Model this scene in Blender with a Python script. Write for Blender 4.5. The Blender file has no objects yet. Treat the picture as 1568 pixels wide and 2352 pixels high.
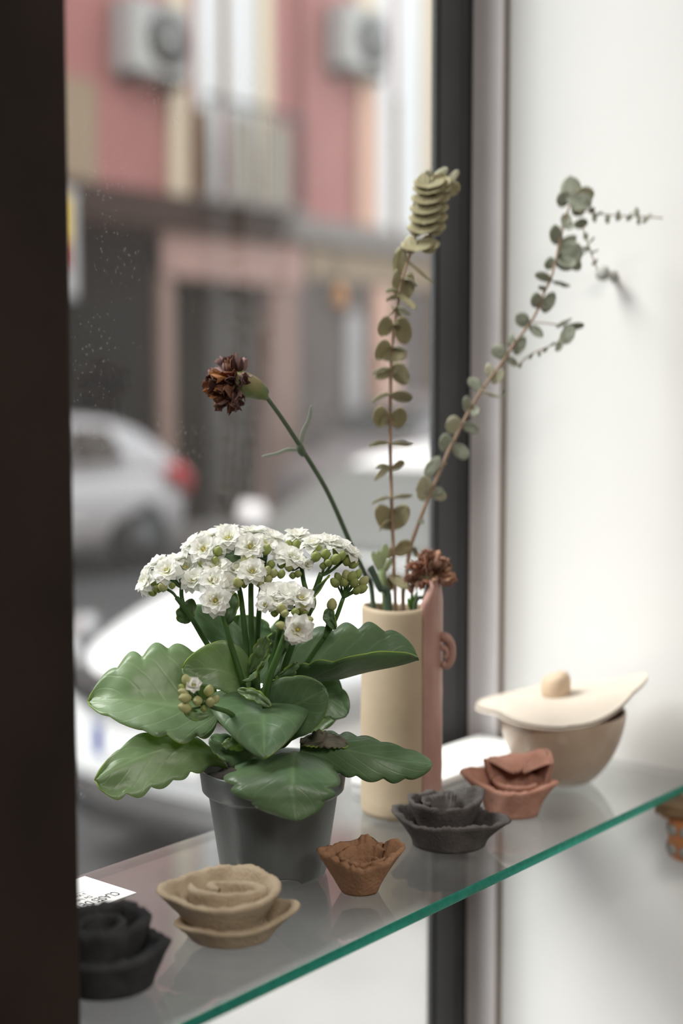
import bpy, bmesh, math, random
from math import sin, cos, pi, radians
from mathutils import Vector, Matrix, noise

random.seed(7)
SC = bpy.context.scene
COL = SC.collection

# ------------------------------------------------------------------ camera
PHI, PITCH, F = radians(39.1), radians(4.56), 3267.0
CAM = Vector((0, 0, 1.68))
FWD = Vector((cos(PHI), sin(PHI), 0))
RT = Vector((sin(PHI), -cos(PHI), 0))
UP = Vector((0, 0, 1))
AX = FWD * cos(PITCH) - UP * sin(PITCH)
UC = UP * cos(PITCH) + FWD * sin(PITCH)
cam = bpy.data.cameras.new('camera')
camo = bpy.data.objects.new('camera', cam)
COL.objects.link(camo)
camo.matrix_world = Matrix((( RT.x, UC.x, -AX.x, CAM.x), (RT.y, UC.y, -AX.y, CAM.y),
                            (RT.z, UC.z, -AX.z, CAM.z), (0, 0, 0, 1)))
cam.sensor_fit = 'VERTICAL'
cam.sensor_height = 36.0
cam.lens = F / 2352 * 36.0
cam.clip_start = 0.05
cam.clip_end = 300
cam.dof.use_dof = True
cam.dof.focus_distance = 1.06
cam.dof.aperture_fstop = 2.3
cam.dof.aperture_ratio = 1.3
SC.camera = camo

# ------------------------------------------------------------------ sky, sun, added fill lights, exposure
SC.view_settings.view_transform = 'Standard'
SC.view_settings.look = 'None'
SC.view_settings.gamma = 1.0
SC.view_settings.exposure = 1.0
SC.view_settings.use_curve_mapping = False
SC.cycles.use_denoising = True
SC.cycles.max_bounces = 12
SC.cycles.transparent_max_bounces = 24
SC.cycles.diffuse_bounces = 5
SC.cycles.sample_clamp_indirect = 6.0
SC.cycles.caustics_reflective = False
SC.cycles.caustics_refractive = False
W = bpy.data.worlds.new('overcast_sky')
SC.world = W
W.use_nodes = True
W.node_tree.nodes['Background'].inputs[0].default_value = (0.90, 0.95, 1.0, 1)
W.node_tree.nodes['Background'].inputs[1].default_value = 1.25
sl = bpy.data.lights.new('hazy_sun', 'SUN')
sl.energy = 4.6
sl.angle = radians(38)
sl.color = (1.0, 0.97, 0.92)
so = bpy.data.objects.new('hazy_sun', sl)
COL.objects.link(so)
so.rotation_euler = Vector((0.50, -0.47, -0.80)).to_track_quat('-Z', 'Y').to_euler()
for lx, ly in ((-0.6, -0.9), (0.5, -1.9)):  # added area fill for the room side of the objects, no fixtures
    al = bpy.data.lights.new('room_fill_light', 'AREA')
    al.energy = 16.0
    al.size = 0.7
    al.color = (1.0, 0.93, 0.85)
    ao = bpy.data.objects.new('room_fill_light', al)
    COL.objects.link(ao)
    ao.location = (lx, ly, 3.0)

# ------------------------------------------------------------------ helpers
def at(px, py, d):
    """point at axial distance d (metres) along the sight line through a photograph pixel"""
    return CAM + (AX + RT * ((px - 784) / F) + UC * ((1176 - py) / F)) * d

def onz(px, py, z):
    r = AX + RT * ((px - 784) / F) + UC * ((1176 - py) / F)
    return CAM + r * ((z - CAM.z) / r.z)

def loc(r, u, w):
    """vector from right, up, towards-the-viewer millimetres"""
    return (RT * r + UP * u - FWD * w) * 0.001

ROTV = -(pi / 2 - PHI)          # local x = right of the view, local y = away

def mat(name, col, rough=0.55, spec=0.4, metal=0.0, var=0.0, vscale=30.0, bump=0.0, bscale=60.0,
        transl=0.0, tcol=None, emit=None, col2=None, coat=0.0):
    m = bpy.data.materials.new(name)
    m.use_nodes = True
    nt = m.node_tree
    N, L = nt.nodes, nt.links
    b = N['Principled BSDF']
    out = N['Material Output']
    b.inputs['Roughness'].default_value = rough
    b.inputs['Specular IOR Level'].default_value = spec
    b.inputs['Metallic'].default_value = metal
    b.inputs['Coat Weight'].default_value = coat
    b.inputs['Base Color'].default_value = (*col, 1)
    tc = N.new('ShaderNodeTexCoord')
    if var > 0 or col2:
        n = N.new('ShaderNodeTexNoise')
        n.inputs['Scale'].default_value = vscale
        n.inputs['Detail'].default_value = 5
        L.new(tc.outputs['Object'], n.inputs['Vector'])
        r = N.new('ShaderNodeValToRGB')
        r.color_ramp.elements[0].position = 0.32
        r.color_ramp.elements[1].position = 0.68
        c2 = col2 if col2 else tuple(min(1, c * (1 + var)) for c in col)
        c1 = col if col2 else tuple(c * (1 - var) for c in col)
        r.color_ramp.elements[0].color = (*c1, 1)
        r.color_ramp.elements[1].color = (*c2, 1)
        L.new(n.outputs['Fac'], r.inputs['Fac'])
        L.new(r.outputs['Color'], b.inputs['Base Color'])
    if bump > 0:
        n2 = N.new('ShaderNodeTexNoise')
        n2.inputs['Scale'].default_value = bscale
        n2.inputs['Detail'].default_value = 6
        L.new(tc.outputs['Object'], n2.inputs['Vector'])
        bp = N.new('ShaderNodeBump')
        bp.inputs['Strength'].default_value = bump
        bp.inputs['Distance'].default_value = 0.002
        L.new(n2.outputs['Fac'], bp.inputs['Height'])
        L.new(bp.outputs['Normal'], b.inputs['Normal'])
    if transl > 0:
        t = N.new('ShaderNodeBsdfTranslucent')
        t.inputs['Color'].default_value = (*(tcol or col), 1)
        mx = N.new('ShaderNodeMixShader')
        mx.inputs[0].default_value = transl
        L.new(b.outputs[0], mx.inputs[1])
        L.new(t.outputs[0], mx.inputs[2])
        L.new(mx.outputs[0], out.inputs['Surface'])
    if emit:
        b.inputs['Emission Color'].default_value = (*emit[0], 1)
        b.inputs['Emission Strength'].default_value = emit[1]
    return m

def thin_glass(name, tint, dust_col, dust, dust_scale, refl=1.0, speck=0.0, rough=0.0, scratch=False):
    """one face of a sheet of clear glass: clear, mirror-like by the Fresnel law, filmed with dust"""
    m = bpy.data.materials.new(name)
    m.use_nodes = True
    nt = m.node_tree
    N, L = nt.nodes, nt.links
    N.remove(N['Principled BSDF'])
    out = N['Material Output']
    def math_(op, a, b=None, c=None):
        n = N.new('ShaderNodeMath'); n.operation = op
        for i, v in enumerate((a, b, c)):
            if v is None: continue
            if isinstance(v, (int, float)): n.inputs[i].default_value = v
            else: L.new(v, n.inputs[i])
        return n.outputs[0]
    g = N.new('ShaderNodeNewGeometry')
    d = N.new('ShaderNodeVectorMath'); d.operation = 'DOT_PRODUCT'
    L.new(g.outputs['Normal'], d.inputs[0]); L.new(g.outputs['Incoming'], d.inputs[1])
    c = math_('ABSOLUTE', d.outputs['Value'])
    k = math_('POWER', math_('SUBTRACT', 1.0, c), 5.0)
    fr = math_('MULTIPLY', math_('MULTIPLY_ADD', k, 0.96, 0.04), refl)
    tr = N.new('ShaderNodeBsdfTransparent'); tr.inputs[0].default_value = (*tint, 1)
    gl = N.new('ShaderNodeBsdfGlossy'); gl.inputs['Roughness'].default_value = rough
    m1 = N.new('ShaderNodeMixShader')
    L.new(fr, m1.inputs[0]); L.new(tr.outputs[0], m1.inputs[1]); L.new(gl.outputs[0], m1.inputs[2])
    df = N.new('ShaderNodeBsdfDiffuse'); df.inputs[0].default_value = (*dust_col, 1)
    tl = N.new('ShaderNodeBsdfTranslucent'); tl.inputs[0].default_value = (*dust_col, 1)
    m2 = N.new('ShaderNodeMixShader'); m2.inputs[0].default_value = 0.5
    L.new(df.outputs[0], m2.inputs[1]); L.new(tl.outputs[0], m2.inputs[2])
    tc = N.new('ShaderNodeTexCoord')
    ns = N.new('ShaderNodeTexNoise'); ns.inputs['Scale'].default_value = dust_scale; ns.inputs['Detail'].default_value = 6
    L.new(tc.outputs['Object'], ns.inputs['Vector'])
    dm = math_('MULTIPLY', math_('MULTIPLY_ADD', ns.outputs['Fac'], 1.6, 0.2), dust)
    if speck > 0:
        vo = N.new('ShaderNodeTexVoronoi'); vo.inputs['Scale'].default_value = 170
        L.new(tc.outputs['Object'], vo.inputs['Vector'])
        n3 = N.new('ShaderNodeTexNoise'); n3.inputs['Scale'].default_value = 14
        L.new(tc.outputs['Object'], n3.inputs['Vector'])
        th = math_('MULTIPLY_ADD', n3.outputs['Fac'], 0.55, -0.16)
        sp = math_('MULTIPLY', math_('LESS_THAN', vo.outputs['Distance'], th), speck)
        dm = math_('ADD', dm, sp)
    if scratch:
        mp = N.new('ShaderNodeMapping'); mp.inputs['Scale'].default_value = (40, 420, 40)
        mp.inputs['Rotation'].default_value = (0, 0, 0.5)
        L.new(tc.outputs['Object'], mp.inputs['Vector'])
        n4 = N.new('ShaderNodeTexNoise'); n4.inputs['Scale'].default_value = 1.0; n4.inputs['Detail'].default_value = 3
        L.new(mp.outputs['Vector'], n4.inputs['Vector'])
        s = math_('MULTIPLY', math_('GREATER_THAN', n4.outputs['Fac'], 0.69), 0.14)
        dm = math_('ADD', dm, s)
    m3 = N.new('ShaderNodeMixShader')
    L.new(dm, m3.inputs[0]); L.new(m1.outputs[0], m3.inputs[1]); L.new(m2.outputs[0], m3.inputs[2])
    L.new(m3.outputs[0], out.inputs['Surface'])
    return m

def leaf_mat(name, c1, c2, rough, transl, tcol, vein=0.5, vcol=None):
    m = mat(name, c1, rough=rough, spec=0.7, transl=transl, tcol=tcol)
    nt = m.node_tree
    N, L = nt.nodes, nt.links
    b = N['Principled BSDF']
    tc = N.new('ShaderNodeTexCoord')
    sep = N.new('ShaderNodeSeparateXYZ')
    L.new(tc.outputs['UV'], sep.inputs[0])
    n = N.new('ShaderNodeTexNoise'); n.inputs['Scale'].default_value = 45; n.inputs['Detail'].default_value = 5
    L.new(tc.outputs['Object'], n.inputs['Vector'])
    r = N.new('ShaderNodeValToRGB')
    r.color_ramp.elements[0].position = 0.3; r.color_ramp.elements[1].position = 0.7
    r.color_ramp.elements[0].color = (*c1, 1); r.color_ramp.elements[1].color = (*c2, 1)
    L.new(n.outputs['Fac'], r.inputs['Fac'])
    def M(op, a, b_=None, c=None):
        q = N.new('ShaderNodeMath'); q.operation = op
        for i, v in enumerate((a, b_, c)):
            if v is None: continue
            if isinstance(v, (int, float)): q.inputs[i].default_value = v
            else: L.new(v, q.inputs[i])
        return q.outputs[0]
    v = M('ABSOLUTE', M('SUBTRACT', sep.outputs['X'], 0.5))          # 0 at the midrib
    ph = M('MULTIPLY_ADD', v, -5.0, M('MULTIPLY', sep.outputs['Y'], 6.5))
    side = M('SUBTRACT', 1.0, M('MULTIPLY', M('ABSOLUTE', M('SUBTRACT', M('FRACT', ph), 0.5)), 9.0))
    side = M('MAXIMUM', side, 0.0)
    mid = M('MAXIMUM', M('SUBTRACT', 1.0, M('MULTIPLY', v, 28.0)), 0.0)
    ve = M('MULTIPLY', M('MAXIMUM', M('MULTIPLY', side, 0.55), mid), vein)
    mx = N.new('ShaderNodeMix'); mx.data_type = 'RGBA'
    L.new(ve, mx.inputs['Factor']); L.new(r.outputs['Color'], mx.inputs['A'])
    mx.inputs['B'].default_value = (*(vcol or tuple(min(1, c * 1.9) for c in c2)), 1)
    L.new(mx.outputs['Result'], b.inputs['Base Color'])
    bp = N.new('ShaderNodeBump'); bp.inputs['Strength'].default_value = 0.6; bp.inputs['Distance'].default_value = 0.0012
    h = M('ADD', M('MULTIPLY', ve, -0.9), M('MULTIPLY', n.outputs['Fac'], 1.1))
    L.new(h, bp.inputs['Height']); L.new(bp.outputs['Normal'], b.inputs['Normal'])
    return m

def link_mesh(name, verts, faces, m, parent=None, smooth=True, uvs=None, fm=None):
    """ONE mesh object; verts are in the parent's own coordinates"""
    me = bpy.data.meshes.new(name)
    me.from_pydata([tuple(v) for v in verts], [], faces)
    for x in (m if isinstance(m, (list, tuple)) else [m]):
        me.materials.append(x)
    if smooth:
        me.polygons.foreach_set('use_smooth', [True] * len(me.polygons))
    if fm:
        me.polygons.foreach_set('material_index', fm)
    if uvs:
        ul = me.uv_layers.new(name='UVMap')
        for lp in me.loops:
            ul.data[lp.index].uv = uvs[lp.vertex_index]
    me.update()
    o = bpy.data.objects.new(name, me)
    COL.objects.link(o)
    if parent is not None:
        o.parent = parent
    return o

def thing(name, label, cat, loc_=(0, 0, 0), rz=0.0, group=None):
    o = bpy.data.objects.new(name, None)
    o.empty_display_size = 0.02
    COL.objects.link(o)
    o.location = loc_
    o.rotation_euler = (0, 0, rz)
    o['label'] = label
    o['category'] = cat
    if group: o['group'] = group
    return o

def tag(o, label, cat, group=None):
    o['label'] = label; o['category'] = cat
    if group: o['group'] = group
    return o

def struct(o):
    o['kind'] = 'structure'
    return o

def localpts(root, pts):
    """world points -> coordinates of an (unparented) root"""
    mi = (Matrix.Translation(root.location) @ root.rotation_euler.to_matrix().to_4x4()).inverted()
    return [mi @ Vector(p) for p in pts]

class MB:
    def __init__(s): s.v = []; s.f = []
    def add(s, vs, fs):
        k = len(s.v); s.v += [Vector(v) for v in vs]; s.f += [tuple(i + k for i in f) for f in fs]; return s
    def box(s, x0, x1, y0, y1, z0, z1):
        vs = [(x, y, z) for x in (x0, x1) for y in (y0, y1) for z in (z0, z1)]
        return s.add(vs, [(0, 1, 3, 2), (4, 6, 7, 5), (0, 4, 5, 1), (2, 3, 7, 6), (0, 2, 6, 4), (1, 5, 7, 3)])
    def tube(s, pts, rad, seg=8, cap=True):
        vs, fs = tube(pts, rad, seg, cap); return s.add(vs, fs)
    def cyl(s, c, axis, r, h, seg=24, r2=None):
        a = Vector(axis).normalized(); c = Vector(c)
        return s.tube([c, c + a * h], [r, r if r2 is None else r2], seg)
    def build(s, name, m, parent=None, smooth=False, bevel=0.0, bseg=2):
        o = link_mesh(name, s.v, s.f, m, parent, smooth)
        if bevel > 0:
            b = o.modifiers.new('bevel', 'BEVEL'); b.width = bevel; b.segments = bseg; b.limit_method = 'ANGLE'
        return o

def box(name, x0, x1, y0, y1, z0, z1, m, parent=None, bevel=0.0):
    return MB().box(x0, x1, y0, y1, z0, z1).build(name, m, parent, False, bevel)

def crom(P, t):
    """Catmull-Rom through points P, t in 0..1"""
    n = len(P) - 1
    x = min(max(t, 0), 1) * n
    i = min(int(x), n - 1); u = x - i
    p1, p2 = P[i], P[i + 1]
    p0 = P[i - 1] if i > 0 else p1 * 2 - p2
    p3 = P[i + 2] if i + 2 <= n else p2 * 2 - p1
    return 0.5 * ((2 * p1) + (p2 - p0) * u + (2 * p0 - 5 * p1 + 4 * p2 - p3) * u * u + (3 * p1 - p0 - 3 * p2 + p3) * u ** 3)

def smooth_path(P, n):
    P = [Vector(p) for p in P]
    return [crom(P, i / (n - 1)) for i in range(n)]

def tube(pts, rad, seg=8, cap=True):
    pts = [Vector(p) for p in pts]
    n = len(pts)
    rads = rad if isinstance(rad, (list, tuple)) else [rad] * n
    vs, fs = [], []
    T0 = (pts[1] - pts[0]).normalized()
    ref = Vector((0, 0, 1)) if abs(T0.z) < 0.9 else Vector((1, 0, 0))
    A = T0.cross(ref).normalized()
    for i in range(n):
        T = (pts[min(i + 1, n - 1)] - pts[max(i - 1, 0)]).normalized()
        A = (A - T * A.dot(T)).normalized(); B = T.cross(A)
        for k in range(seg):
            a = 2 * pi * k / seg
            vs.append(pts[i] + (A * cos(a) + B * sin(a)) * rads[i])
    for i in range(n - 1):
        for k in range(seg):
            fs.append((i * seg + k, i * seg + (k + 1) % seg, (i + 1) * seg + (k + 1) % seg, (i + 1) * seg + k))
    if cap:
        fs.append(tuple(range(seg - 1, -1, -1)))
        fs.append(tuple((n - 1) * seg + k for k in range(seg)))
    return vs, fs

def stem(name, root, P, rad, m, n=None, seg=8):
    n = n or max(8, len(P) * 4)
    pts = localpts(root, smooth_path(P, n))
    r = rad
    if isinstance(rad, (list, tuple)) and len(rad) == 2:
        r = [rad[0] + (rad[1] - rad[0]) * i / (n - 1) for i in range(n)]
    vs, fs = tube(pts, r, seg)
    return link_mesh(name, vs, fs, m, root)

def lathe(prof, seg=64, rad=None):
    """prof: closed list of (r, z); rad(phi, r, z) -> (r, z) lets it wobble"""
    vs, fs = [], []
    n = len(prof)
    for i, (r, z) in enumerate(prof):
        for k in range(seg):
            a = 2 * pi * k / seg
            rr, zz = (rad(a, r, z) if rad else (r, z))
            vs.append((rr * cos(a), rr * sin(a), zz))
    for i in range(n - 1):
        for k in range(seg):
            fs.append((i * seg + k, i * seg + (k + 1) % seg, (i + 1) * seg + (k + 1) % seg, (i + 1) * seg + k))
    return vs, fs

def leaf_surface(mid, A, B, peak=0.5, scal=0, amp=0.0, bow=0.0, blunt=0.45, base=0.05, nu=30, nv=10, wave=0.0, seed=0):
    mid = [Vector(p) for p in mid]
    if scal: nu = 72
    vs, uv, fs = [], [], []
    e = math.log(0.5) / math.log(peak)
    for i in range(nu + 1):
        t = i / nu
        c = crom(mid, t)
        w = max(sin(pi * (t ** e)), 0.0) ** blunt
        w = max(w, base * (1 - t))
        T = (crom(mid, min(t + .02, 1)) - crom(mid, max(t - .02, 0)))
        Nn = T.cross(A - B)
        Nn = Nn.normalized() if Nn.length > 1e-9 else Vector((0, 0, 1))
        for j in range(nv + 1):
            v = 2 * j / nv - 1
            S = A if v > 0 else B
            ww = w
            if scal:
                ww *= 1 + amp * (abs(sin(scal * pi * (t + .07 * noise.noise(Vector((t * 3.1, seed, 2.0 if v > 0 else 7.0)))) + .3)) - 0.75) * abs(v) ** 2.5 * (.75 + .9 * noise.noise(Vector((t * 2.3, seed + 3, 4.0 if v > 0 else 1.0))))
            p = c + S * (abs(v) ** 0.93) * ww
            p = p + Nn * (bow * (v * v - 0.3) * w)
            if wave:
                p = p + Nn * (wave * noise.noise(Vector((t * 4.0 + seed * 7.1, v * 1.6, seed * 3.3))))
            vs.append(p); uv.append((j / nv, t))
    for i in range(nu):
        for j in range(nv):
            a = i * (nv + 1) + j
            fs.append((a, a + 1, a + nv + 2, a + nv + 1))
    return vs, fs, uv

def leaf(name, root, mid, A, B, mats, thick=0.0011, **kw):
    vs, fs, uv = leaf_surface(mid, A, B, **kw)
    o = link_mesh(name, localpts(root, vs), fs, mats, root, True, uv)
    s = o.modifiers.new('thickness', 'SOLIDIFY')
    s.thickness = thick; s.offset = 0.0
    if isinstance(mats, (list, tuple)) and len(mats) > 1:
        s.material_offset_rim = 1
    return o

SH = 1.32                                   # top of the glass shelf
# ------------------------------------------------------------------ the shop: shell, window, panel, shelf
M_white = mat('white_plaster', (0.74, 0.74, 0.735), rough=0.8, spec=0.2, var=0.03, vscale=3, bump=0.05, bscale=30)
M_room = mat('room_plaster', (0.34, 0.32, 0.30), rough=0.85, var=0.05, vscale=2)
M_floor = mat('dark_floor', (0.18, 0.15, 0.13), rough=0.5, var=0.2, vscale=4)
M_panel = mat('dark_brown_panel', (0.021, 0.014, 0.011), rough=0.6, spec=0.2, var=0.25, vscale=9, bump=0.1)
M_frame = mat('charcoal_metal', (0.040, 0.041, 0.043), rough=0.45, spec=0.4, var=0.08, vscale=20)
M_jamb = mat('grey_jamb', (0.86, 0.83, 0.86), rough=0.6, var=0.05, vscale=8)
M_shline = mat('jamb_shadow_line', (0.30, 0.27, 0.24), rough=0.8)
M_ext = mat('shop_exterior_stone', (0.40, 0.36, 0.33), rough=0.85, var=0.1)
M_pane = thin_glass('dusty_window_glass', (0.97, 0.985, 0.98), (0.80, 0.79, 0.76), 0.013, 5.0, refl=1.0, speck=0.06)
M_shelf = thin_glass('shelf_glass', (0.95, 0.965, 0.96), (0.64, 0.63, 0.62), 0.115, 9.0, refl=1.5, rough=0.035, scratch=True)
M_edge = mat('green_glass_edge', (0.012, 0.20, 0.145), rough=0.18, spec=0.6, transl=0.5, tcol=(0.03, 0.40, 0.29),
             bump=0.5, bscale=220, col2=(0.03, 0.32, 0.235), vscale=160)

struct(box('wall_right', 1.262, 1.45, 0.46, 0.90, -0.1, 3.1, M_white))
struct(box('wall_right_rear', 1.262, 1.45, -3.6, 0.46, -0.1, 3.1, M_room))
struct(box('wall_back', -2.8, 1.262, -3.7, -3.6, -0.1, 3.1, M_room))
struct(box('wall_left', -2.9, -2.8, -3.6, 0.84, -0.1, 3.1, M_room))
wf = MB().box(-6, 0.44, 0.84, 1.0, -0.1, 13).box(1.45, 16, 0.84, 1.0, -0.1, 13)
wf.box(0.44, 1.45, 0.84, 1.0, 3.0, 13).box(0.44, 1.45, 0.84, 1.0, -0.1, 0.35)
struct(wf.build('wall_front', M_ext))
struct(box('floor', -2.8, 1.262, -3.6, 0.84, -0.1, 0.10, M_floor))
struct(box('ceiling', -2.8, 1.262, -3.6, 0.84, 3.1, 3.2, M_room))
struct(box('trim_1', 0.40, 0.5240, 0.619, 0.838, 0.10, 3.1, M_panel, bevel=0.0025))
struct(box('trim_2', 1.251, 1.2615, 0.8085, 0.8425, 0.10, 3.1, M_jamb, bevel=0.001))
struct(box('jamb_shadow_strip', 1.2585, 1.2615, 0.8045, 0.808, 0.10, 3.1, M_shline))  # thin darker strip that draws the shadow line beside the jamb trim

win = bpy.data.objects.new('window_1', None)
COL.objects.link(win)
win.location = (0.85, 0.86, 0.35)
struct(win)
def wbox(name, x0, x1, y0, y1, z0, z1, m, bevel=0.0015):
    o = win.location
    return box(name, x0 - o.x, x1 - o.x, y0 - o.y, y1 - o.y, z0 - o.z, z1 - o.z, m, win, bevel)
wbox('frame_stile', 1.193, 1.2315, 0.842, 0.850, 0.35, 3.0, M_frame)
wbox('frame_stile', 1.2355, 1.2625, 0.844, 0.850, 0.35, 3.0, M_frame)
wbox('frame_groove', 1.2315, 1.2355, 0.847, 0.850, 0.35, 3.0, M_frame, 0)
wbox('glazing_bead', 1.188, 1.193, 0.8435, 0.850, 0.35, 3.0, M_frame)
wbox('frame_stile', 0.441, 0.50, 0.842, 0.850, 0.35, 3.0, M_frame)
wbox('frame_rail', 0.50, 1.193, 0.842, 0.850, 0.35, 0.42, M_frame)
wbox('frame_rail', 0.50, 1.193, 0.842, 0.850, 2.93, 3.0, M_frame)
wbox('glass_pane', 0.50, 1.188, 0.8445, 0.8495, 0.42, 2.93, M_pane, 0)

shelf = thing('glass_shelf', 'clear glass shelf with a green edge running along the shop window', 'shelf', (0.88, 0.70, SH - 0.008))
def shelf_local(x0, x1, y0, y1, z0, z1):
    o = shelf.location
    return [(x - o.x, y - o.y, z - o.z) for x in (x0, x1) for y in (y0, y1) for z in (z0, z1)]
X0, X1, Y0, Y1 = 0.5255, 1.2615, 0.574, 0.8185
SF = [(0, 1, 3, 2), (4, 6, 7, 5), (0, 4, 5, 1), (2, 3, 7, 6), (0, 2, 6, 4), (1, 5, 7, 3)]
link_mesh('glass_plate', shelf_local(X0, X1, Y0 + .0012, Y1 - .0012, SH - .008, SH), [SF[4], SF[5]], M_shelf, shelf, False)
n = 150
ev, ef = [], []
for i in range(n + 1):
    x = X0 + (X1 - X0) * i / n - shelf.location.x
    chip = 0.0004 * noise.noise(Vector((i * .9, 0, 0))) + 0.0002 * noise.noise(Vector((i * .31, 3, 0)))
    for (y, z) in ((Y0 + .0014, SH), (Y0 + chip, SH - .0011 + chip * .6), (Y0 + chip * .5, SH - .0069), (Y0 + .0014, SH - .008)):
        ev.append((x, y - shelf.location.y, z - shelf.location.z))
for i in range(n):
    for k in range(3):
        a = i * 4 + k
        ef.append((a, a + 4, a + 5, a + 1))
e1 = link_mesh('front_edge', ev, ef, M_edge, shelf, True)
e1['label'] = 'green polished front edge'
link_mesh('back_edge', [(v[0], 2 * (0.5 * (Y0 + Y1) - shelf.location.y) - v[1], v[2]) for v in ev], [f[::-1] for f in ef], M_shelf, shelf, True)

# ------------------------------------------------------------------ the street
M_asph = mat('asphalt', (0.055, 0.055, 0.058), rough=0.85, var=0.2, vscale=3)
M_pave = mat('pale_paving', (0.265, 0.26, 0.255), rough=0.8, var=0.08, vscale=2)
M_fpave = mat('far_paving', (0.22, 0.20, 0.19), rough=0.85, var=0.1, vscale=2)
struct(box('road', -40, 70, 2.6, 11.9, -0.3, 0.0, M_asph))
struct(box('pavement', -40, 70, 1.0, 2.6, -0.3, 0.05, M_pave))
struct(box('far_pavement', -40, 70, 11.9, 12.9, -0.3, 0.08, M_fpave))

# the red house across the street (x along the street, front at y = 12.9)
M_red = mat('salmon_render', (0.40, 0.178, 0.165), rough=0.95, spec=0.1, var=0.10, vscale=0.7)
M_cream = mat('cream_surround', (0.66, 0.54, 0.40), rough=0.8, var=0.05)
M_peach = mat('peach_surround', (0.60, 0.36, 0.27), rough=0.8, var=0.05)
M_pink = mat('pink_stone', (0.27, 0.175, 0.145), rough=0.8, var=0.08)
M_lintel = mat('pale_pink_stone', (0.38, 0.235, 0.20), rough=0.8, var=0.12, vscale=1.5)
M_brown = mat('brown_wood', (0.20, 0.11, 0.06), rough=0.6, var=0.2)
M_tan = mat('tan_blind', (0.33, 0.24, 0.16), rough=0.8, var=0.1)
M_dkbr = mat('dark_shopfront', (0.022, 0.017, 0.015), rough=0.8, spec=0.05, var=0.3, vscale=1.0)
M_corn = mat('dark_cornice', (0.060, 0.036, 0.030), rough=0.9, spec=0.1, var=0.2, vscale=1.0)
M_gcorn = mat('grey_cornice', (0.22, 0.19, 0.175), rough=0.8, var=0.1)
M_dwhite = mat('white_shutter', (0.72, 0.71, 0.70), rough=0.7, var=0.04)
M_grey = mat('grey_ground_floor', (0.135, 0.110, 0.103), rough=0.9, spec=0.1, var=0.12, vscale=0.8)
M_door = mat('dark_door', (0.028, 0.024, 0.020), rough=0.8, spec=0.05, var=0.3, vscale=2)
M_gdoor = mat('grey_metal_door', (0.085, 0.075, 0.072), rough=0.7, spec=0.1, var=0.15)
M_iron = mat('balcony_iron', (0.05, 0.05, 0.05), rough=0.5)
M_wgl = mat('house_window_glass', (0.018, 0.016, 0.015), rough=0.7, spec=0.08)

house = thing('town_house', 'salmon red house across the street, tall cream-framed windows above a dark ground floor', 'building', (14, 12.9, 0))
def hb(name, x0, x1, z0, z1, out, m, parent=None, back=0.0, bevel=0.0):
    o = MB().box(x0 - 14, x1 - 14, -out, back, z0, z1).build(name, m, parent or house, False, bevel)
    return o
hb('wall', -10, 45, 3.7, 14, 0.0, M_red, back=0.5)
hb('ground_floor_wall', 14.8, 45, 0, 3.7, 0.02, M_grey, back=0.5)
hb('ground_floor_wall', -10, 9.0, 0, 3.7, 0.02, M_grey, back=0.5)
sf = hb('shopfront', 9.0, 12.2, 0, 3.7, 0.02, M_dkbr, back=0.5)
for x0 in (9.2, 10.7):
    p = hb('shop_window', x0, x0 + 1.3, 0.6, 2.9, 0.05, M_wgl, sf)
hb('doorway_back', 12.2, 14.8, 0, 3.7, -0.35, M_door, back=0.6)
hb('jamb', 12.2, 12.46, 0, 3.62, 0.14, M_pink, back=0.4, bevel=.02)
hb('jamb', 14.22, 14.8, 0, 3.62, 0.14, M_pink, back=0.4, bevel=.02)
hb('lintel', 12.2, 14.85, 3.18, 3.72, 0.18, M_lintel, back=0.4, bevel=.02)
d1 = hb('door_leaf', 12.46, 13.35, 0, 3.18, -0.22, M_door, back=0.3)
d2 = hb('door_leaf', 13.35, 14.22, 0, 3.18, -0.18, M_gdoor, back=0.3)
hb('door_panel', 13.5, 14.05, 0.3, 1.4, -0.15, M_gdoor, d2, back=0.2)
hb('door_panel', 13.5, 14.05, 1.6, 2.9, -0.15, M_gdoor, d2, back=0.2)
hb('cornice', 8.0, 14.3, 3.72, 4.16, 0.30, M_corn, bevel=.04)
hb('cornice', 14.3, 30, 3.78, 4.14, 0.26, M_gcorn, bevel=.04)
hb('fascia', 15.0, 30, 3.35, 3.78, 0.10, M_tan, bevel=.02)
hb('pilaster', 16.5, 16.95, 0, 3.3, 0.12, M_peach, bevel=.02)
hb('pilaster', 18.0, 18.6, 0, 3.3, 0.12, M_tan, bevel=.02)
hb('pilaster', 20.0, 20.6, 0, 3.3, 0.12, M_tan, bevel=.02)
# first-floor french windows: surround, shutters, balcony
def french_window(x0, x1, z0, z1, shutter, side_blind=0.0):
    w = hb('window', x0 + .3, x1 - .25, z0, z1, -0.05, M_wgl, back=0.2)
    hb('surround', x0, x0 + 0.31, z0, z1 + .3, 0.09, M_cream, w)
    hb('surround', x1 - 0.26, x1, z0, z1 + .3, 0.09, M_cream, w)
    hb('surround', x0 + .31, x1 - .26, z1, z1 + .3, 0.09, M_cream, w)
    if side_blind:
        hb('blind', x0 + .31, x0 + .31 + side_blind, z0, z0 + 1.15, 0.05, M_brown, w)
    xm = (x0 + x1) / 2 + .06
    hb('shutter', x0 + .5, xm - .08, z0, z1, 0.03, shutter, w)
    hb('shutter', xm + .08, x1 - .26, z0, z1, 0.03, shutter, w)
    hb('gap', xm - .08, xm + .08, z0 + 1.2, z1 - .5, 0.02, M_brown, w)
    return w
french_window(12.45, 14.35, 4.17, 8.0, M_dwhite, 0.36)
hb('window', 10.55, 11.32, 4.2, 5.35, 0.03, M_tan, back=.1)
hb('surround', 10.4, 10.55, 4.17, 5.5, 0.06, M_cream)
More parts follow.
